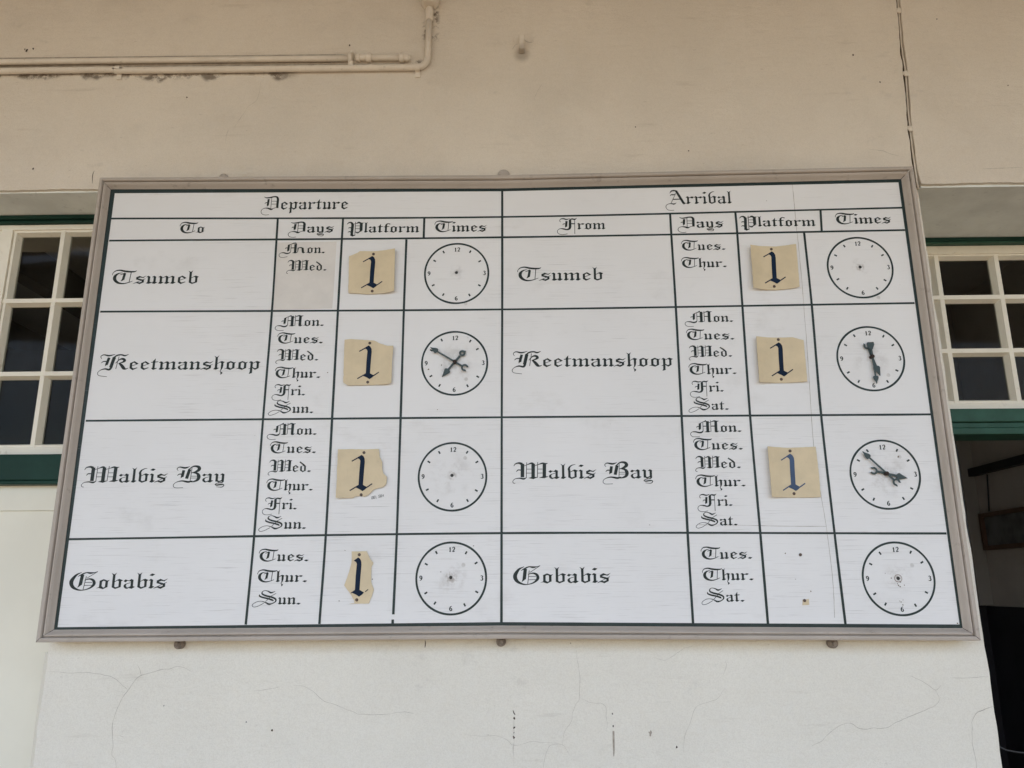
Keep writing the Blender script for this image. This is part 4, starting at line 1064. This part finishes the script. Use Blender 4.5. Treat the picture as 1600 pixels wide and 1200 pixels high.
CAPS = {
    'T': (236, tr_px(90, 332, 1.28, [('S', [(97, 188, 5), (98, 160, 7), (130, 118, 12), (190, 104, 18), (260, 122, 24), (330, 130, 22), (385, 126, 16), (410, 110, 4)]),
        ('S', [(226, 146, 5), (168, 164, 17), (132, 210, 32), (136, 270, 34), (180, 318, 26), (246, 334, 16), (318, 316, 11), (372, 290, 5)]),
        ('L', [(258, 156, 26), (242, 270, 26)]), ('P', [(228, 256), (254, 262), (238, 284), (212, 296)]), ('L', [(198, 184, 6), (236, 166, 12), (262, 152, 12)]), ('L', [(340, 134, 9), (326, 318, 8)])])),
    'D': (200, tr_px(125, 372, 1.2, [('S', [(115, 162, 5), (150, 178, 13), (210, 174, 18), (270, 160, 17), (312, 168, 22), (328, 200, 28), (328, 250, 29)]), ('L', [(328, 244, 29), (326, 340, 28)]),
        ('P', [(312, 330), (342, 326), (346, 352), (318, 352)]), ('L', [(340, 348, 6), (300, 346, 7), (232, 372, 9)]), ('S', [(262, 366, 10), (232, 372, 22), (190, 356, 17), (142, 352, 10), (100, 370, 6), (82, 410, 5), (102, 450, 5), (150, 467, 5), (208, 462, 4)]),
        ('L', [(186, 200, 25), (178, 308, 25)]), ('P', [(172, 208), (202, 196), (198, 220), (172, 222)]), ('P', [(166, 304), (190, 304), (166, 330)]), ('S', [(130, 278, 5), (148, 262, 11), (180, 264, 10)]), ('L', [(232, 176, 6), (228, 362, 6)]), ('L', [(230, 237, 5), (318, 237, 5)]), ('L', [(230, 286, 5), (318, 286, 5)])])),
    'A': (196, tr_px(90, 382, 1.5, [('L', [(212, 112, 34), (342, 372, 36)]), ('P', [(318, 366), (356, 350), (386, 372), (344, 400)]), ('S', [(94, 162, 5), (118, 122, 18), (165, 106, 22), (218, 112, 18)]), ('L', [(206, 160, 7), (106, 372, 7)]), ('S', [(94, 220, 5), (122, 192, 16), (160, 194, 16), (196, 176, 8)]),
        ('L', [(138, 290, 15), (282, 286, 15)]), ('S', [(206, 362, 5), (160, 386, 20), (110, 378, 14), (60, 384, 8), (16, 414, 6), (8, 460, 6), (40, 505, 5), (90, 517, 5), (155, 515, 4)])])),
    'P': (228, tr_px(740, 203, .74, [('S', [(740, 102, 4), (758, 82, 9), (782, 82, 14), (796, 106, 19), (796, 140, 20)]), ('L', [(796, 130, 20), (792, 238, 19)]), ('S', [(755, 152, 4), (768, 144, 8), (792, 148, 8)]), ('S', [(752, 202, 4), (770, 194, 8), (792, 208, 8)]),
        ('P', [(772, 238), (800, 228), (826, 240), (800, 256)]), ('L', [(826, 72, 5), (824, 246, 5)]), ('S', [(806, 100, 4), (836, 92, 6), (858, 80, 15), (884, 90, 12), (908, 84, 3)]), ('L', [(884, 90, 21), (884, 180, 21)]), ('S', [(888, 178, 14), (868, 196, 8), (850, 208, 12), (826, 196, 5)]), ('L', [(826, 122, 4), (876, 122, 4)]), ('L', [(826, 157, 4), (876, 157, 4)])])),
    'F': (244, tr_px(130, 307, 1.25, [('S', [(142, 158, 5), (126, 130, 6), (142, 98, 11), (190, 86, 17), (250, 102, 17), (310, 84, 4)]), ('L', [(250, 136, 28), (238, 256, 28)]), ('P', [(222, 252), (252, 250), (224, 276)]), ('S', [(180, 220, 5), (196, 196, 11), (242, 198, 12)]),
        ('L', [(312, 112, 32), (312, 262, 33)]), ('S', [(312, 252, 33), (300, 294, 28), (256, 316, 18), (200, 304, 19), (140, 296, 11), (96, 320, 6), (82, 360, 5), (110, 406, 5), (180, 420, 5), (262, 405, 4)]),
        ('S', [(300, 118, 14), (345, 94, 18), (396, 100, 19), (432, 78, 4)]), ('L', [(396, 98, 8), (392, 408, 7)]), ('L', [(322, 194, 15), (398, 194, 15)])])),
    'M': (322, tr_px(190, 342, 1.32, [('L', [(256, 160, 30), (248, 286, 30)]), ('P', [(232, 282), (264, 280), (236, 306)]), ('S', [(186, 248, 5), (206, 228, 12), (252, 226, 13)]), ('S', [(242, 170, 14), (310, 132, 10), (376, 104, 24)]), ('L', [(396, 112, 38), (394, 330, 38)]),
        ('P', [(328, 346), (372, 326), (416, 326), (456, 330), (404, 354)]), ('L', [(312, 140, 8), (308, 326, 8)]), ('S', [(310, 316, 8), (286, 346, 20), (240, 358, 22), (170, 340, 18), (108, 342, 9), (74, 378, 6), (84, 420, 5), (130, 447, 5), (240, 445, 4)]),
        ('L', [(312, 220, 13), (386, 220, 13)]), ('L', [(456, 94, 7), (452, 336, 7)]), ('L', [(452, 220, 13), (546, 220, 13)]), ('S', [(412, 152, 6), (460, 130, 8), (520, 106, 20), (560, 116, 20), (606, 106, 4)]), ('L', [(550, 114, 37), (546, 330, 37)]), ('P', [(518, 346), (530, 324), (568, 322), (606, 322), (560, 356)])])),
    'W': (338, tr_px(110, 1103, 1.32, [('S', [(104, 908, 5), (128, 872, 12), (176, 860, 22), (216, 880, 34)]), ('L', [(220, 872, 37), (218, 1082, 37)]), ('S', [(138, 998, 5), (160, 970, 12), (208, 970, 13)]), ('L', [(276, 852, 7), (270, 1092, 7)]), ('S', [(236, 908, 6), (282, 888, 8), (338, 864, 20), (366, 878, 26)]),
        ('L', [(362, 872, 37), (360, 1082, 37)]), ('L', [(424, 848, 7), (416, 1090, 7)]), ('S', [(380, 906, 6), (428, 886, 8), (486, 866, 19), (520, 874, 20), (556, 864, 4)]), ('L', [(512, 874, 36), (508, 1074, 36)]), ('L', [(272, 956, 5), (344, 956, 5)]), ('L', [(272, 1018, 5), (344, 1018, 5)]), ('L', [(420, 956, 5), (494, 956, 5)]), ('L', [(420, 1018, 5), (494, 1018, 5)]),
        ('S', [(276, 1084, 5), (236, 1106, 20), (180, 1096, 14), (122, 1106, 8), (92, 1140, 5), (96, 1168, 5), (122, 1178, 4)]), ('P', [(296, 1094), (340, 1078), (380, 1078), (424, 1080), (364, 1112)]), ('P', [(436, 1092), (486, 1070), (526, 1066), (566, 1072), (512, 1098)])])),
    'S': (262, tr_px(190, 1067, 1.3, [('S', [(474, 818, 5), (438, 836, 13), (400, 846, 22), (350, 818, 14), (290, 806, 9), (250, 832, 12), (254, 872, 20), (320, 906, 24), (420, 932, 24), (486, 966, 23), (494, 1010, 17), (446, 1050, 13), (378, 1066, 24), (318, 1034, 15), (250, 1012, 8), (180, 1018, 7), (118, 1052, 6), (90, 1092, 5), (122, 1122, 5), (200, 1102, 5), (292, 1046, 5)]),
        ('S', [(204, 880, 6), (212, 914, 20), (280, 942, 22), (370, 964, 22), (430, 986, 24), (456, 1006, 12)]), ('L', [(494, 858, 6), (400, 918, 5)]), ('L', [(400, 930, 5), (318, 1016, 5)])])),
    'K': (284, tr_px(60, 225, .72, [('S', [(66, 126, 3), (58, 106, 4), (78, 90, 7), (118, 98, 11), (162, 86, 3)]), ('L', [(120, 116, 16), (106, 182, 16)]), ('P', [(98, 178), (116, 178), (96, 196)]), ('S', [(66, 166, 3), (84, 151, 7), (114, 152, 7)]), ('L', [(158, 112, 19), (140, 206, 19)]), ('S', [(148, 120, 7), (176, 96, 10), (208, 90, 10), (234, 98, 10), (260, 86, 3)]),
        ('L', [(192, 106, 4), (178, 220, 4)]), ('S', [(172, 168, 4), (196, 136, 7), (222, 128, 15), (236, 144, 16), (222, 158, 10), (196, 168, 5)]), ('S', [(196, 166, 8), (216, 186, 17), (236, 214, 18), (252, 220, 8), (268, 212, 3)]), ('S', [(146, 200, 14), (132, 226, 13), (100, 219, 10), (70, 230, 5), (50, 254, 3.5), (62, 280, 3.5), (120, 290, 3)])])),
    'B': (242, tr_px(985, 260, .94, [('S', [(992, 132, 4), (980, 112, 5), (1004, 92, 9), (1054, 102, 15), (1096, 87, 4)]), ('L', [(1044, 128, 21), (1034, 202, 21)]), ('P', [(1022, 198), (1046, 198), (1020, 218)]), ('S', [(988, 188, 4), (1006, 172, 9), (1044, 172, 9)]), ('L', [(1098, 118, 23), (1076, 222, 23)]), ('S', [(1086, 122, 8), (1130, 86, 12), (1174, 90, 22), (1186, 118, 25), (1156, 146, 16), (1118, 158, 6)]),
        ('S', [(1130, 154, 7), (1172, 166, 19), (1188, 200, 26), (1176, 238, 20), (1128, 258, 8), (1108, 250, 5)]), ('L', [(1118, 104, 5), (1112, 252, 5)]), ('L', [(1114, 195, 4), (1174, 195, 4)]), ('L', [(1114, 215, 4), (1174, 215, 4)]), ('S', [(1134, 246, 6), (1096, 258, 17), (1034, 247, 11), (980, 265, 5), (960, 296, 4), (980, 322, 4), (1052, 322, 3)])])),
    'G': (262, tr_px(115, 314, 1.27, [('S', [(242, 84, 5), (178, 124, 22), (132, 210, 38), (152, 284, 32), (218, 328, 18), (290, 333, 11), (362, 306, 16), (406, 254, 28), (396, 202, 26), (350, 178, 16), (288, 194, 6)]), ('L', [(256, 116, 32), (242, 262, 32)]), ('P', [(226, 250), (258, 252), (244, 276), (210, 302)]), ('S', [(202, 142, 5), (250, 112, 15), (300, 88, 12), (350, 94, 20), (400, 86, 9), (436, 72, 4)]),
        ('L', [(304, 140, 7), (284, 326, 7)]), ('L', [(434, 74, 7), (312, 168, 6)]), ('L', [(294, 226, 6), (384, 226, 6)]), ('L', [(292, 270, 6), (384, 268, 6)])])),
}
# the first Monday has lost the top of its last stem under the later paint
mk = [s for s in CAPS['M'][1]]
CAPS['*'] = (348, tr_px(225, 410, 1.36, [('L', [(304, 204, 34), (294, 356, 34)]), ('P', [(276, 350), (310, 350), (276, 378)]), ('S', [(224, 306, 5), (246, 282, 13), (300, 284, 13)]), ('S', [(290, 212, 14), (360, 184, 10), (420, 160, 22)]), ('L', [(452, 186, 42), (450, 396, 40)]), ('S', [(420, 164, 14), (450, 162, 20), (470, 190, 10)]),
        ('P', [(380, 410), (430, 388), (474, 388), (520, 384), (462, 420)]), ('L', [(354, 196, 9), (350, 380, 9)]), ('S', [(352, 376, 9), (326, 408, 18), (270, 422, 22), (196, 402, 18), (140, 410, 9), (102, 448, 7), (116, 500, 6), (180, 522, 6), (290, 500, 5)]), ('L', [(356, 282, 15), (440, 282, 15)]), ('L', [(512, 280, 22), (506, 390, 7)]), ('S', [(500, 286, 12), (560, 276, 18), (606, 282, 22)]), ('L', [(608, 280, 34), (622, 390, 36)]), ('P', [(594, 404), (606, 384), (640, 382), (672, 394), (640, 418)])]))

def build_word(text, xl, zl, xr, zr, xh, name='lettering', mat='letter'):
    items = []
    pen = 0.0
    for ch in text:
        adv, gl = CAPS.get(ch) or LOW[ch]
        for kind, p in gl:
            items.append((kind, [(q[0] + pen,) + tuple(q[1:]) for q in p]))
        pen += adv
    polys = []
    for kind, p in items:
        if kind == 'P':
            polys.append(('P', p))
        else:
            polys.append(('R', catmull(p, 6) if kind == 'S' else p))
    ext = []
    for kind, p in polys:
        for q in p:
            hw = 0 if kind == 'P' else q[2] * 0.35
            ext += [q[0] - hw, q[0] + hw]
    mn, mx = min(ext), max(ext)
    sx = (xr - xl) / (mx - mn)
    sz = xh / 104.0
    bm = bmesh.new()
    k = 0
    js = random.Random(hash_text(text, xl))
    tilt = (zr - zl) / (xr - xl)
    for kind, p in polys:
        y = -0.00045 - 0.000012 * (k % 14)
        k += 1
        if kind == 'P':
            vs = [bm.verts.new((xl + (q[0] - mn) * sx, y, zl + (q[0] - mn) * sx * tilt + q[1] * sz)) for q in p]
            bm.faces.new(vs)
        else:
            pw = []
            # build in glyph units so the pen width is scaled with the letter
            n = len(p)
            Ls, Rs = [], []
            for i, (x, z, w) in enumerate(p):
                a = p[max(i - 1, 0)]; b = p[min(i + 1, n - 1)]
                dx, dz = b[0] - a[0], b[1] - a[1]
                l = math.hypot(dx, dz) or 1e-9
                w = max(w, 7.4) * 1.05 if xh < 0.0195 else max(w, 6.2) * 0.95
                nx, nz = -dz / l * w / 2, dx / l * w / 2
                for arr, sg in ((Ls, 1), (Rs, -1)):
                    gx, gz = x + sg * nx, z + sg * nz
                    arr.append(bm.verts.new((xl + (gx - mn) * sx, y, zl + (gx - mn) * sx * tilt + gz * sz)))
            for i in range(n - 1):
                bm.faces.new((Ls[i], Ls[i + 1], Rs[i + 1], Rs[i]))
    for v in bm.verts:
        q = v.co
        v.co.x += 0.00022 * noise.noise(Vector((q.x * 90, q.z * 90, 3)))
        v.co.z += 0.00022 * noise.noise(Vector((q.x * 90, q.z * 90, 7)))
    return link(name, bm, mat, board)

def hash_text(t, x):
    return sum(ord(c) * (i + 3) for i, c in enumerate(t)) + int(x * 1000)

for w in WORDS:
    build_word(*w)

# tiny inked note beside the torn card
(nx0, nz0), (nx1, nz1) = NOTE
nw = nx1 - nx0
NOTE_STROKES = [[(0.02, 0.0), (0.14, 0.0), (0.14, 0.5), (0.02, 0.5), (0.02, 1.0), (0.14, 1.0), (0.14, 0.5)], [(0.02, 0.0), (0.02, 0.5)], [(0.19, 0.0), (0.31, 0.0), (0.31, 0.5), (0.19, 0.5), (0.19, 1.0), (0.31, 1.0), (0.31, 0.5)], [(0.19, 0), (0.19, .5)],
                [(0.43, 0.75), (0.43, 0.6)], [(0.43, 0.2), (0.41, -0.2)], [(0.70, 1.0), (0.58, 1.0), (0.57, 0.55), (0.68, 0.55), (0.68, 0.0), (0.56, 0.0)], [(0.74, 0.0), (0.84, 0.0), (0.84, 1.0), (0.74, 1.0), (0.74, 0.0)], [(0.97, 0.0), (0.97, 1.0), (0.88, 0.35), (1.0, 0.35)]]
bm = bmesh.new()
for st in NOTE_STROKES:
    ribbon(bm, [(nx0 + a * nw, nz0 + a * (nz1 - nz0) + (b - 0.5) * 0.0062, 0.0011) for a, b in st], -0.0004)
link('ink_note', bm, 'letter', board)

# ------------------------------------------------------------------ painted dials
DIG = {'1': [[(-0.1, 0.74, .1), (0.12, 0.92, .12)], [(0.12, 0.96, .2), (0.12, 0.04, .2)], [(-0.12, 0.03, .09), (0.36, 0.03, .09)]],
       '2': [[(-0.28, 0.72, .12), (-0.16, 0.94, .12), (0.12, 0.96, .16), (0.26, 0.74, .2), (0.08, 0.42, .16), (-0.28, 0.10, .1)], [(-0.28, 0.07, .15), (0.10, 0.08, .17), (0.32, 0.16, .1)]],
       '3': [[(-0.26, 0.90, .1), (0.05, 0.97, .14), (0.24, 0.78, .2), (0.02, 0.54, .12)], [(0.0, 0.54, .1), (0.26, 0.40, .2), (0.20, 0.10, .2), (-0.08, 0.02, .12), (-0.30, 0.12, .1)]],
       '6': [[(0.26, 0.94, .1), (0.0, 0.90, .13), (-0.22, 0.62, .2), (-0.24, 0.24, .2), (0.0, 0.02, .13), (0.24, 0.20, .2), (0.18, 0.48, .15), (-0.04, 0.56, .1), (-0.22, 0.40, .1)]],
       '9': [[(-0.26, 0.06, .1), (0.0, 0.10, .13), (0.22, 0.38, .2), (0.24, 0.76, .2), (0.0, 0.98, .13), (-0.24, 0.80, .2), (-0.18, 0.52, .15), (0.04, 0.44, .1), (0.22, 0.60, .1)]]}
def dial(cx, cz, seed):
    bm = bmesh.new()
    y = -0.0005
    N = 96
    ri, ro = [], []
    for i in range(N):
        t = 2 * math.pi * i / N
        wv = 0.0004 * noise.noise(Vector((math.cos(t) * 2, math.sin(t) * 2, seed)))
        ri.append(bm.verts.new((cx + (0.0853 + wv) * math.sin(t), y, cz + (0.0853 + wv) * math.cos(t))))
        ro.append(bm.verts.new((cx + (0.0904 - wv) * math.sin(t), y, cz + (0.0904 - wv) * math.cos(t))))
    for i in range(N):
        j = (i + 1) % N
        bm.faces.new((ri[i], ri[j], ro[j], ro[i]))
    rs = random.Random(seed)
    for h in (1, 2, 4, 5, 7, 8, 10, 11):
        t = math.radians(h * 30 + rs.uniform(-2.5, 2.5) + (2 if h in (1, 7) else 0))
        s, c = math.sin(t), math.cos(t)
        r0 = 0.0690 + rs.uniform(-0.001, 0.001)
        ribbon(bm, [(cx + s * r0, cz + c * r0, 0.0041), (cx + s * (r0 + 0.0080), cz + c * (r0 + 0.0080), 0.0041)], y)
    o = link('clock_dial', bm, 'rule', board)
    H = 0.0118
    for txt, ox, oz in (('12', 0.0, 0.0705), ('3', 0.0765, 0.0), ('6', 0.0, -0.0735), ('9', -0.0765, 0.0)):
        bm = bmesh.new()
        for k, ch in enumerate(txt):
            px = cx + ox + (k - (len(txt) - 1) / 2) * 0.0098
            for st in DIG[ch]:
                pw = catmull([(px + a * H * 0.85, cz + oz + (b - 0.5) * H, w * H * 1.15) for a, b, w in st], 5) if len(st) > 2 else [(px + a * H * 0.85, cz + oz + (b - 0.5) * H, w * H * 1.15) for a, b, w in st]
                ribbon(bm, pw, y)
        link('numeral', bm, 'letter', o)
    return o

def hand(dialo, name, cx, cz, deg, length, kind, tail, y):
    """flat sheet-metal hand, cut with a spade tip and a spanner tail"""
    bm = bmesh.new()
    L = length
    if kind == 'minute':
        hw, sp0, spw, spm = 0.0023, 0.70 * L, 0.0074, 0.79 * L
        body = [(-0.024, hw * 1.1), (sp0, hw * 0.85), (sp0 + 0.002, spw * 0.85), (spm - 0.002, spw), (spm + 0.003, spw * 0.8), (L - 0.006, 0.0022), (L, 0.0004)]
    else:
        hw, sp0, spw, spm = 0.0030, 0.48 * L, 0.0088, 0.60 * L
        body = [(-0.022, hw), (sp0, hw * 0.9), (sp0 + 0.003, spw * 0.85), (spm, spw), (spm + 0.005, spw * 0.75), (L - 0.006, 0.0026), (L, 0.0005)]
    parts = [[(u, v) for u, v in body] + [(u, -v) for u, v in body[::-1]]]
    tc = -0.0315
    R0, R1 = 0.0098, 0.0050
    if tail == 'ring':
        n = 20
        for i in range(n):
            a, b = 2 * math.pi * i / n, 2 * math.pi * (i + 1) / n
            rr = lambda t: 0.0088 + (0.0034 if abs(t - math.pi * 1.12) < 0.25 else 0)
            parts.append([(tc + rr(a) * math.cos(a), rr(a) * math.sin(a)), (tc + rr(b) * math.cos(b), rr(b) * math.sin(b)), (tc + 0.0034 * math.cos(b), 0.0034 * math.sin(b)), (tc + 0.0034 * math.cos(a), 0.0034 * math.sin(a))])
    elif tail == 'head':
        parts.append([(tc + 0.012, 0.0036), (tc + 0.006, 0.0095), (tc - 0.004, 0.0100), (tc - 0.0075, 0.0085), (tc - 0.0078, -0.0088), (tc - 0.001, -0.0098), (tc + 0.007, -0.0060), (tc + 0.012, -0.0036)])
    else:
        a0, a1 = math.radians(-128), math.radians(128)
        n = 18
        for i in range(n):
            a, b = a0 + (a1 - a0) * i / n, a0 + (a1 - a0) * (i + 1) / n
            parts.append([(tc + R0 * math.cos(a), R0 * math.sin(a)), (tc + R0 * math.cos(b), R0 * math.sin(b)), (tc + R1 * math.cos(b), R1 * math.sin(b)), (tc + R1 * math.cos(a), R1 * math.sin(a))])
        for sg in (-1, 1):
            e = math.radians(128) * sg
            parts.append([(tc + R0 * math.cos(e), R0 * math.sin(e)), (tc + R0 * math.cos(e) - 0.003, R0 * math.sin(e) - 0.0006 * sg), (tc + R1 * math.cos(e) - 0.003, R1 * math.sin(e) + 0.0002 * sg), (tc + R1 * math.cos(e), R1 * math.sin(e))])
    s, c = math.sin(math.radians(deg)), math.cos(math.radians(deg))
    lay = bm.verts.layers.float.new('reach')
    for k, poly in enumerate(parts):
        yy = y - (0.00012 if k == 0 else 0)
        fr = [bm.verts.new((cx + u * s + v * c, yy, cz + u * c - v * s)) for u, v in poly]
        bk = [bm.verts.new((cx + u * s + v * c, yy + 0.0014, cz + u * c - v * s)) for u, v in poly]
        for vv, (u, v) in list(zip(fr, poly)) + list(zip(bk, poly)):
            vv[lay] = abs(u) / 0.034
        bm.faces.new(fr)
        m_ = len(poly)
        for i in range(m_):
            bm.faces.new((fr[i], bk[i], bk[(i + 1) % m_], fr[(i + 1) % m_]))
        bm.faces.new(bk[::-1])
    bmesh.ops.recalc_face_normals(bm, faces=bm.faces[:])
    return link(name, bm, 'hand', dialo)

ROW = ('Tsumeb', 'Keetmanshoop', 'Walvis Bay', 'Gobabis')
HANDS = {1: ((-58.3, 0.0778, 'open'), (219.2, 0.0530, 'ring')), 5: ((177.8, 0.0750, 'head'), (163.5, 0.0550, 'open')), 6: ((-44.1, 0.0796, 'open'), (103.4, 0.0535, 'open'))}
for i, (cx, cz) in enumerate(CLOCKS):
    d = dial(cx, cz, i + 1)
    side = 'departure' if i < 4 else 'arrival'
    if i in HANDS:
        d['label'] = 'painted clock dial with spanner tailed hands in the %s %s row' % (ROW[i % 4], side)
        (ma, ml, mt_), (ha, hl, ht) = HANDS[i]
        hx, hz = HUBS[i]
        hand(d, 'hour_hand', hx, hz, ha, hl, 'hour', ht, -0.0065)
        hand(d, 'minute_hand', hx, hz, ma, ml, 'minute', mt_, -0.0095)
        bm = bmesh.new()
        tube(bm, [(hx, 0.0, hz), (hx, -0.0112, hz), (hx, -0.0128, hz)], [0.0052, 0.0052, 0.0035], 14)
        link('pivot', bm, 'pivot', d)
    else:
        d['label'] = 'painted clock dial without hands in the %s %s row' % (ROW[i % 4], side)

# ------------------------------------------------------------------ platform number cards screwed to the board
ONE_BODY = [(600, 295), (632, 318), (655, 360), (660, 420), (650, 640), (645, 818), (722, 862), (690, 895), (640, 928), (590, 897), (530, 870), (506, 858), (566, 818), (570, 600), (580, 400), (565, 370), (524, 348)]
ONE_HAIR = [[(604, 302, 21), (520, 354, 20), (428, 408, 19)], [(572, 826, 21), (500, 868, 20), (416, 919, 19)], [(684, 880, 21), (740, 846, 20), (808, 800, 19)]]
CARD_LABEL = ['buff card with a blue 1 and a cut corner in the Tsumeb departure row', 'buff card with a blue 1 and a bitten corner in the Keetmanshoop departure row',
              'broken ragged buff card with a blue 1 in the Walvis Bay departure row', 'narrow jagged remnant of a buff card with a blue 1 in the Gobabis departure row',
              'square buff card with a dark blue 1 in the Tsumeb arrival row', 'buff card with a blue 1 and a clipped right corner in the Keetmanshoop arrival row', 'square buff card with a faded pale blue 1 in the Walvis Bay arrival row']
BOW = [(0.002, 0.010), (0.004, 0.006), (0.0075, 0.002), (0.0, 0.0), (0.014, 0.004), (0.012, 0.004), (0.013, 0.002)]
def slice_mesh(bm, n, x0, x1, z0, z1):
    bm.normal_update()
    bmesh.ops.triangulate(bm, faces=bm.faces[:])
    for i in range(1, n):
        for co, no in (((x0 + (x1 - x0) * i / n, 0, 0), (1, 0, 0)), ((0, 0, z0 + (z1 - z0) * i / n), (0, 0, 1))):
            bmesh.ops.bisect_plane(bm, geom=bm.verts[:] + bm.edges[:] + bm.faces[:], plane_co=co, plane_no=no, dist=1e-7)
for i, (poly, scr, (top, bot)) in enumerate(CARDS):
    xs = [p[0] for p in poly]; zs_ = [p[1] for p in poly]
    x0, x1, z0, z1 = min(xs), max(xs), min(zs_), max(zs_)
    xm = (scr[0][0] + scr[1][0]) / 2
    bl_, br_ = BOW[i]
    def lift(x, z):
        t = (x - xm) / ((x1 - x0) / 2)
        return -(bl_ if t < 0 else br_) * t * t - 0.0006 * noise.noise(Vector((x * 25, z * 25, i)))
    base = -0.0016 if i == 3 else -0.0025
    card = empty('platform_card', (xm, base, bot[1]), CARD_LABEL[i], 'number card', 'platform number cards screwed to the board')
    # rough, hand-broken outline
    ol = []
    for a, b in zip(poly, poly[1:] + poly[:1]):
        L_ = math.hypot(b[0] - a[0], b[1] - a[1])
        n = max(1, int(L_ / 0.006))
        for s in range(n):
            t = s / n
            x, z = a[0] + (b[0] - a[0]) * t, a[1] + (b[1] - a[1]) * t
            j = 0.0007
            ol.append((x + j * noise.noise(Vector((x * 130, z * 130, i))), z + j * noise.noise(Vector((x * 130, z * 130, i + 9)))))
    bm = bmesh.new()
    f = bm.faces.new([bm.verts.new((x, base, z)) for x, z in ol])
    slice_mesh(bm, 14, x0, x1, z0, z1)
    bmesh.ops.recalc_face_normals(bm, faces=bm.faces[:])
    fr = bm.faces[:]
    if fr[0].normal.y > 0:
        bmesh.ops.reverse_faces(bm, faces=fr)
    th = 0.0012 if i == 3 else 0.0020
    ret = bmesh.ops.extrude_face_region(bm, geom=bm.faces[:])
    new = {v for v in ret['geom'] if isinstance(v, bmesh.types.BMVert)}
    for v in bm.verts:
        v.co.y += lift(v.co.x, v.co.z)
    for v in new:
        v.co.y -= th
    bmesh.ops.recalc_face_normals(bm, faces=bm.faces[:])
    link('sheet', bm, 'card', card)
    # the numeral
    hgt = top[1] - bot[1]
    s_ = hgt / 630.0
    def put(u, v):
        sl = (top[0] - bot[0]) / hgt
        zz = top[1] - (v - 295) * s_
        cxn = (top[0] + bot[0]) / 2
        return (cxn + (u - 620) * s_ * 0.98 , zz)
    bm = bmesh.new()
    body = [put(u, v) for u, v in ONE_BODY]
    bm.faces.new([bm.verts.new((x, base - th - 0.0004, z)) for x, z in body])
    hairs = list(ONE_HAIR)
    if i == 3:
        hairs = [[(572, 826, 14), (530, 852, 13), (500, 872, 12)], [(742, 848, 14), (770, 828, 13), (790, 812, 12)]]
    for h in hairs:
        ribbon(bm, [put(u, v) + (w * s_,) for u, v, w in h], base - th - 0.00048)
    slice_mesh(bm, 14, x0, x1, z0, z1)
    for v in bm.verts:
        v.co.y += lift(v.co.x, v.co.z)
    link('numeral', bm, 'pale_navy' if i == 6 else 'navy', card)
    for (sx_, sz_) in scr:
        bm = bmesh.new()
        yb = base - th + lift(sx_, sz_)
        tube(bm, [(sx_, yb + 0.003, sz_), (sx_, yb - 0.0004, sz_), (sx_, yb - 0.0011, sz_)], [0.0040, 0.0040, 0.0026], 12)
        link('screw', bm, 'screw', card)

for x, z in BARE_NAILS:
    bm = bmesh.new()
    tube(bm, [(x, 0.0, z), (x, -0.0022, z), (x, -0.0032, z)], [0.0038, 0.0038, 0.0022], 12)
    link('screw', bm, 'screw', board)
bm = bmesh.new()
prism(bm, SCRAP, -0.0016, -0.0002)
sc = link('card_scrap', bm, 'card')
sc['label'] = 'tiny buff scrap left under the lower screw in the Gobabis arrival row'
sc['category'] = 'card scrap'
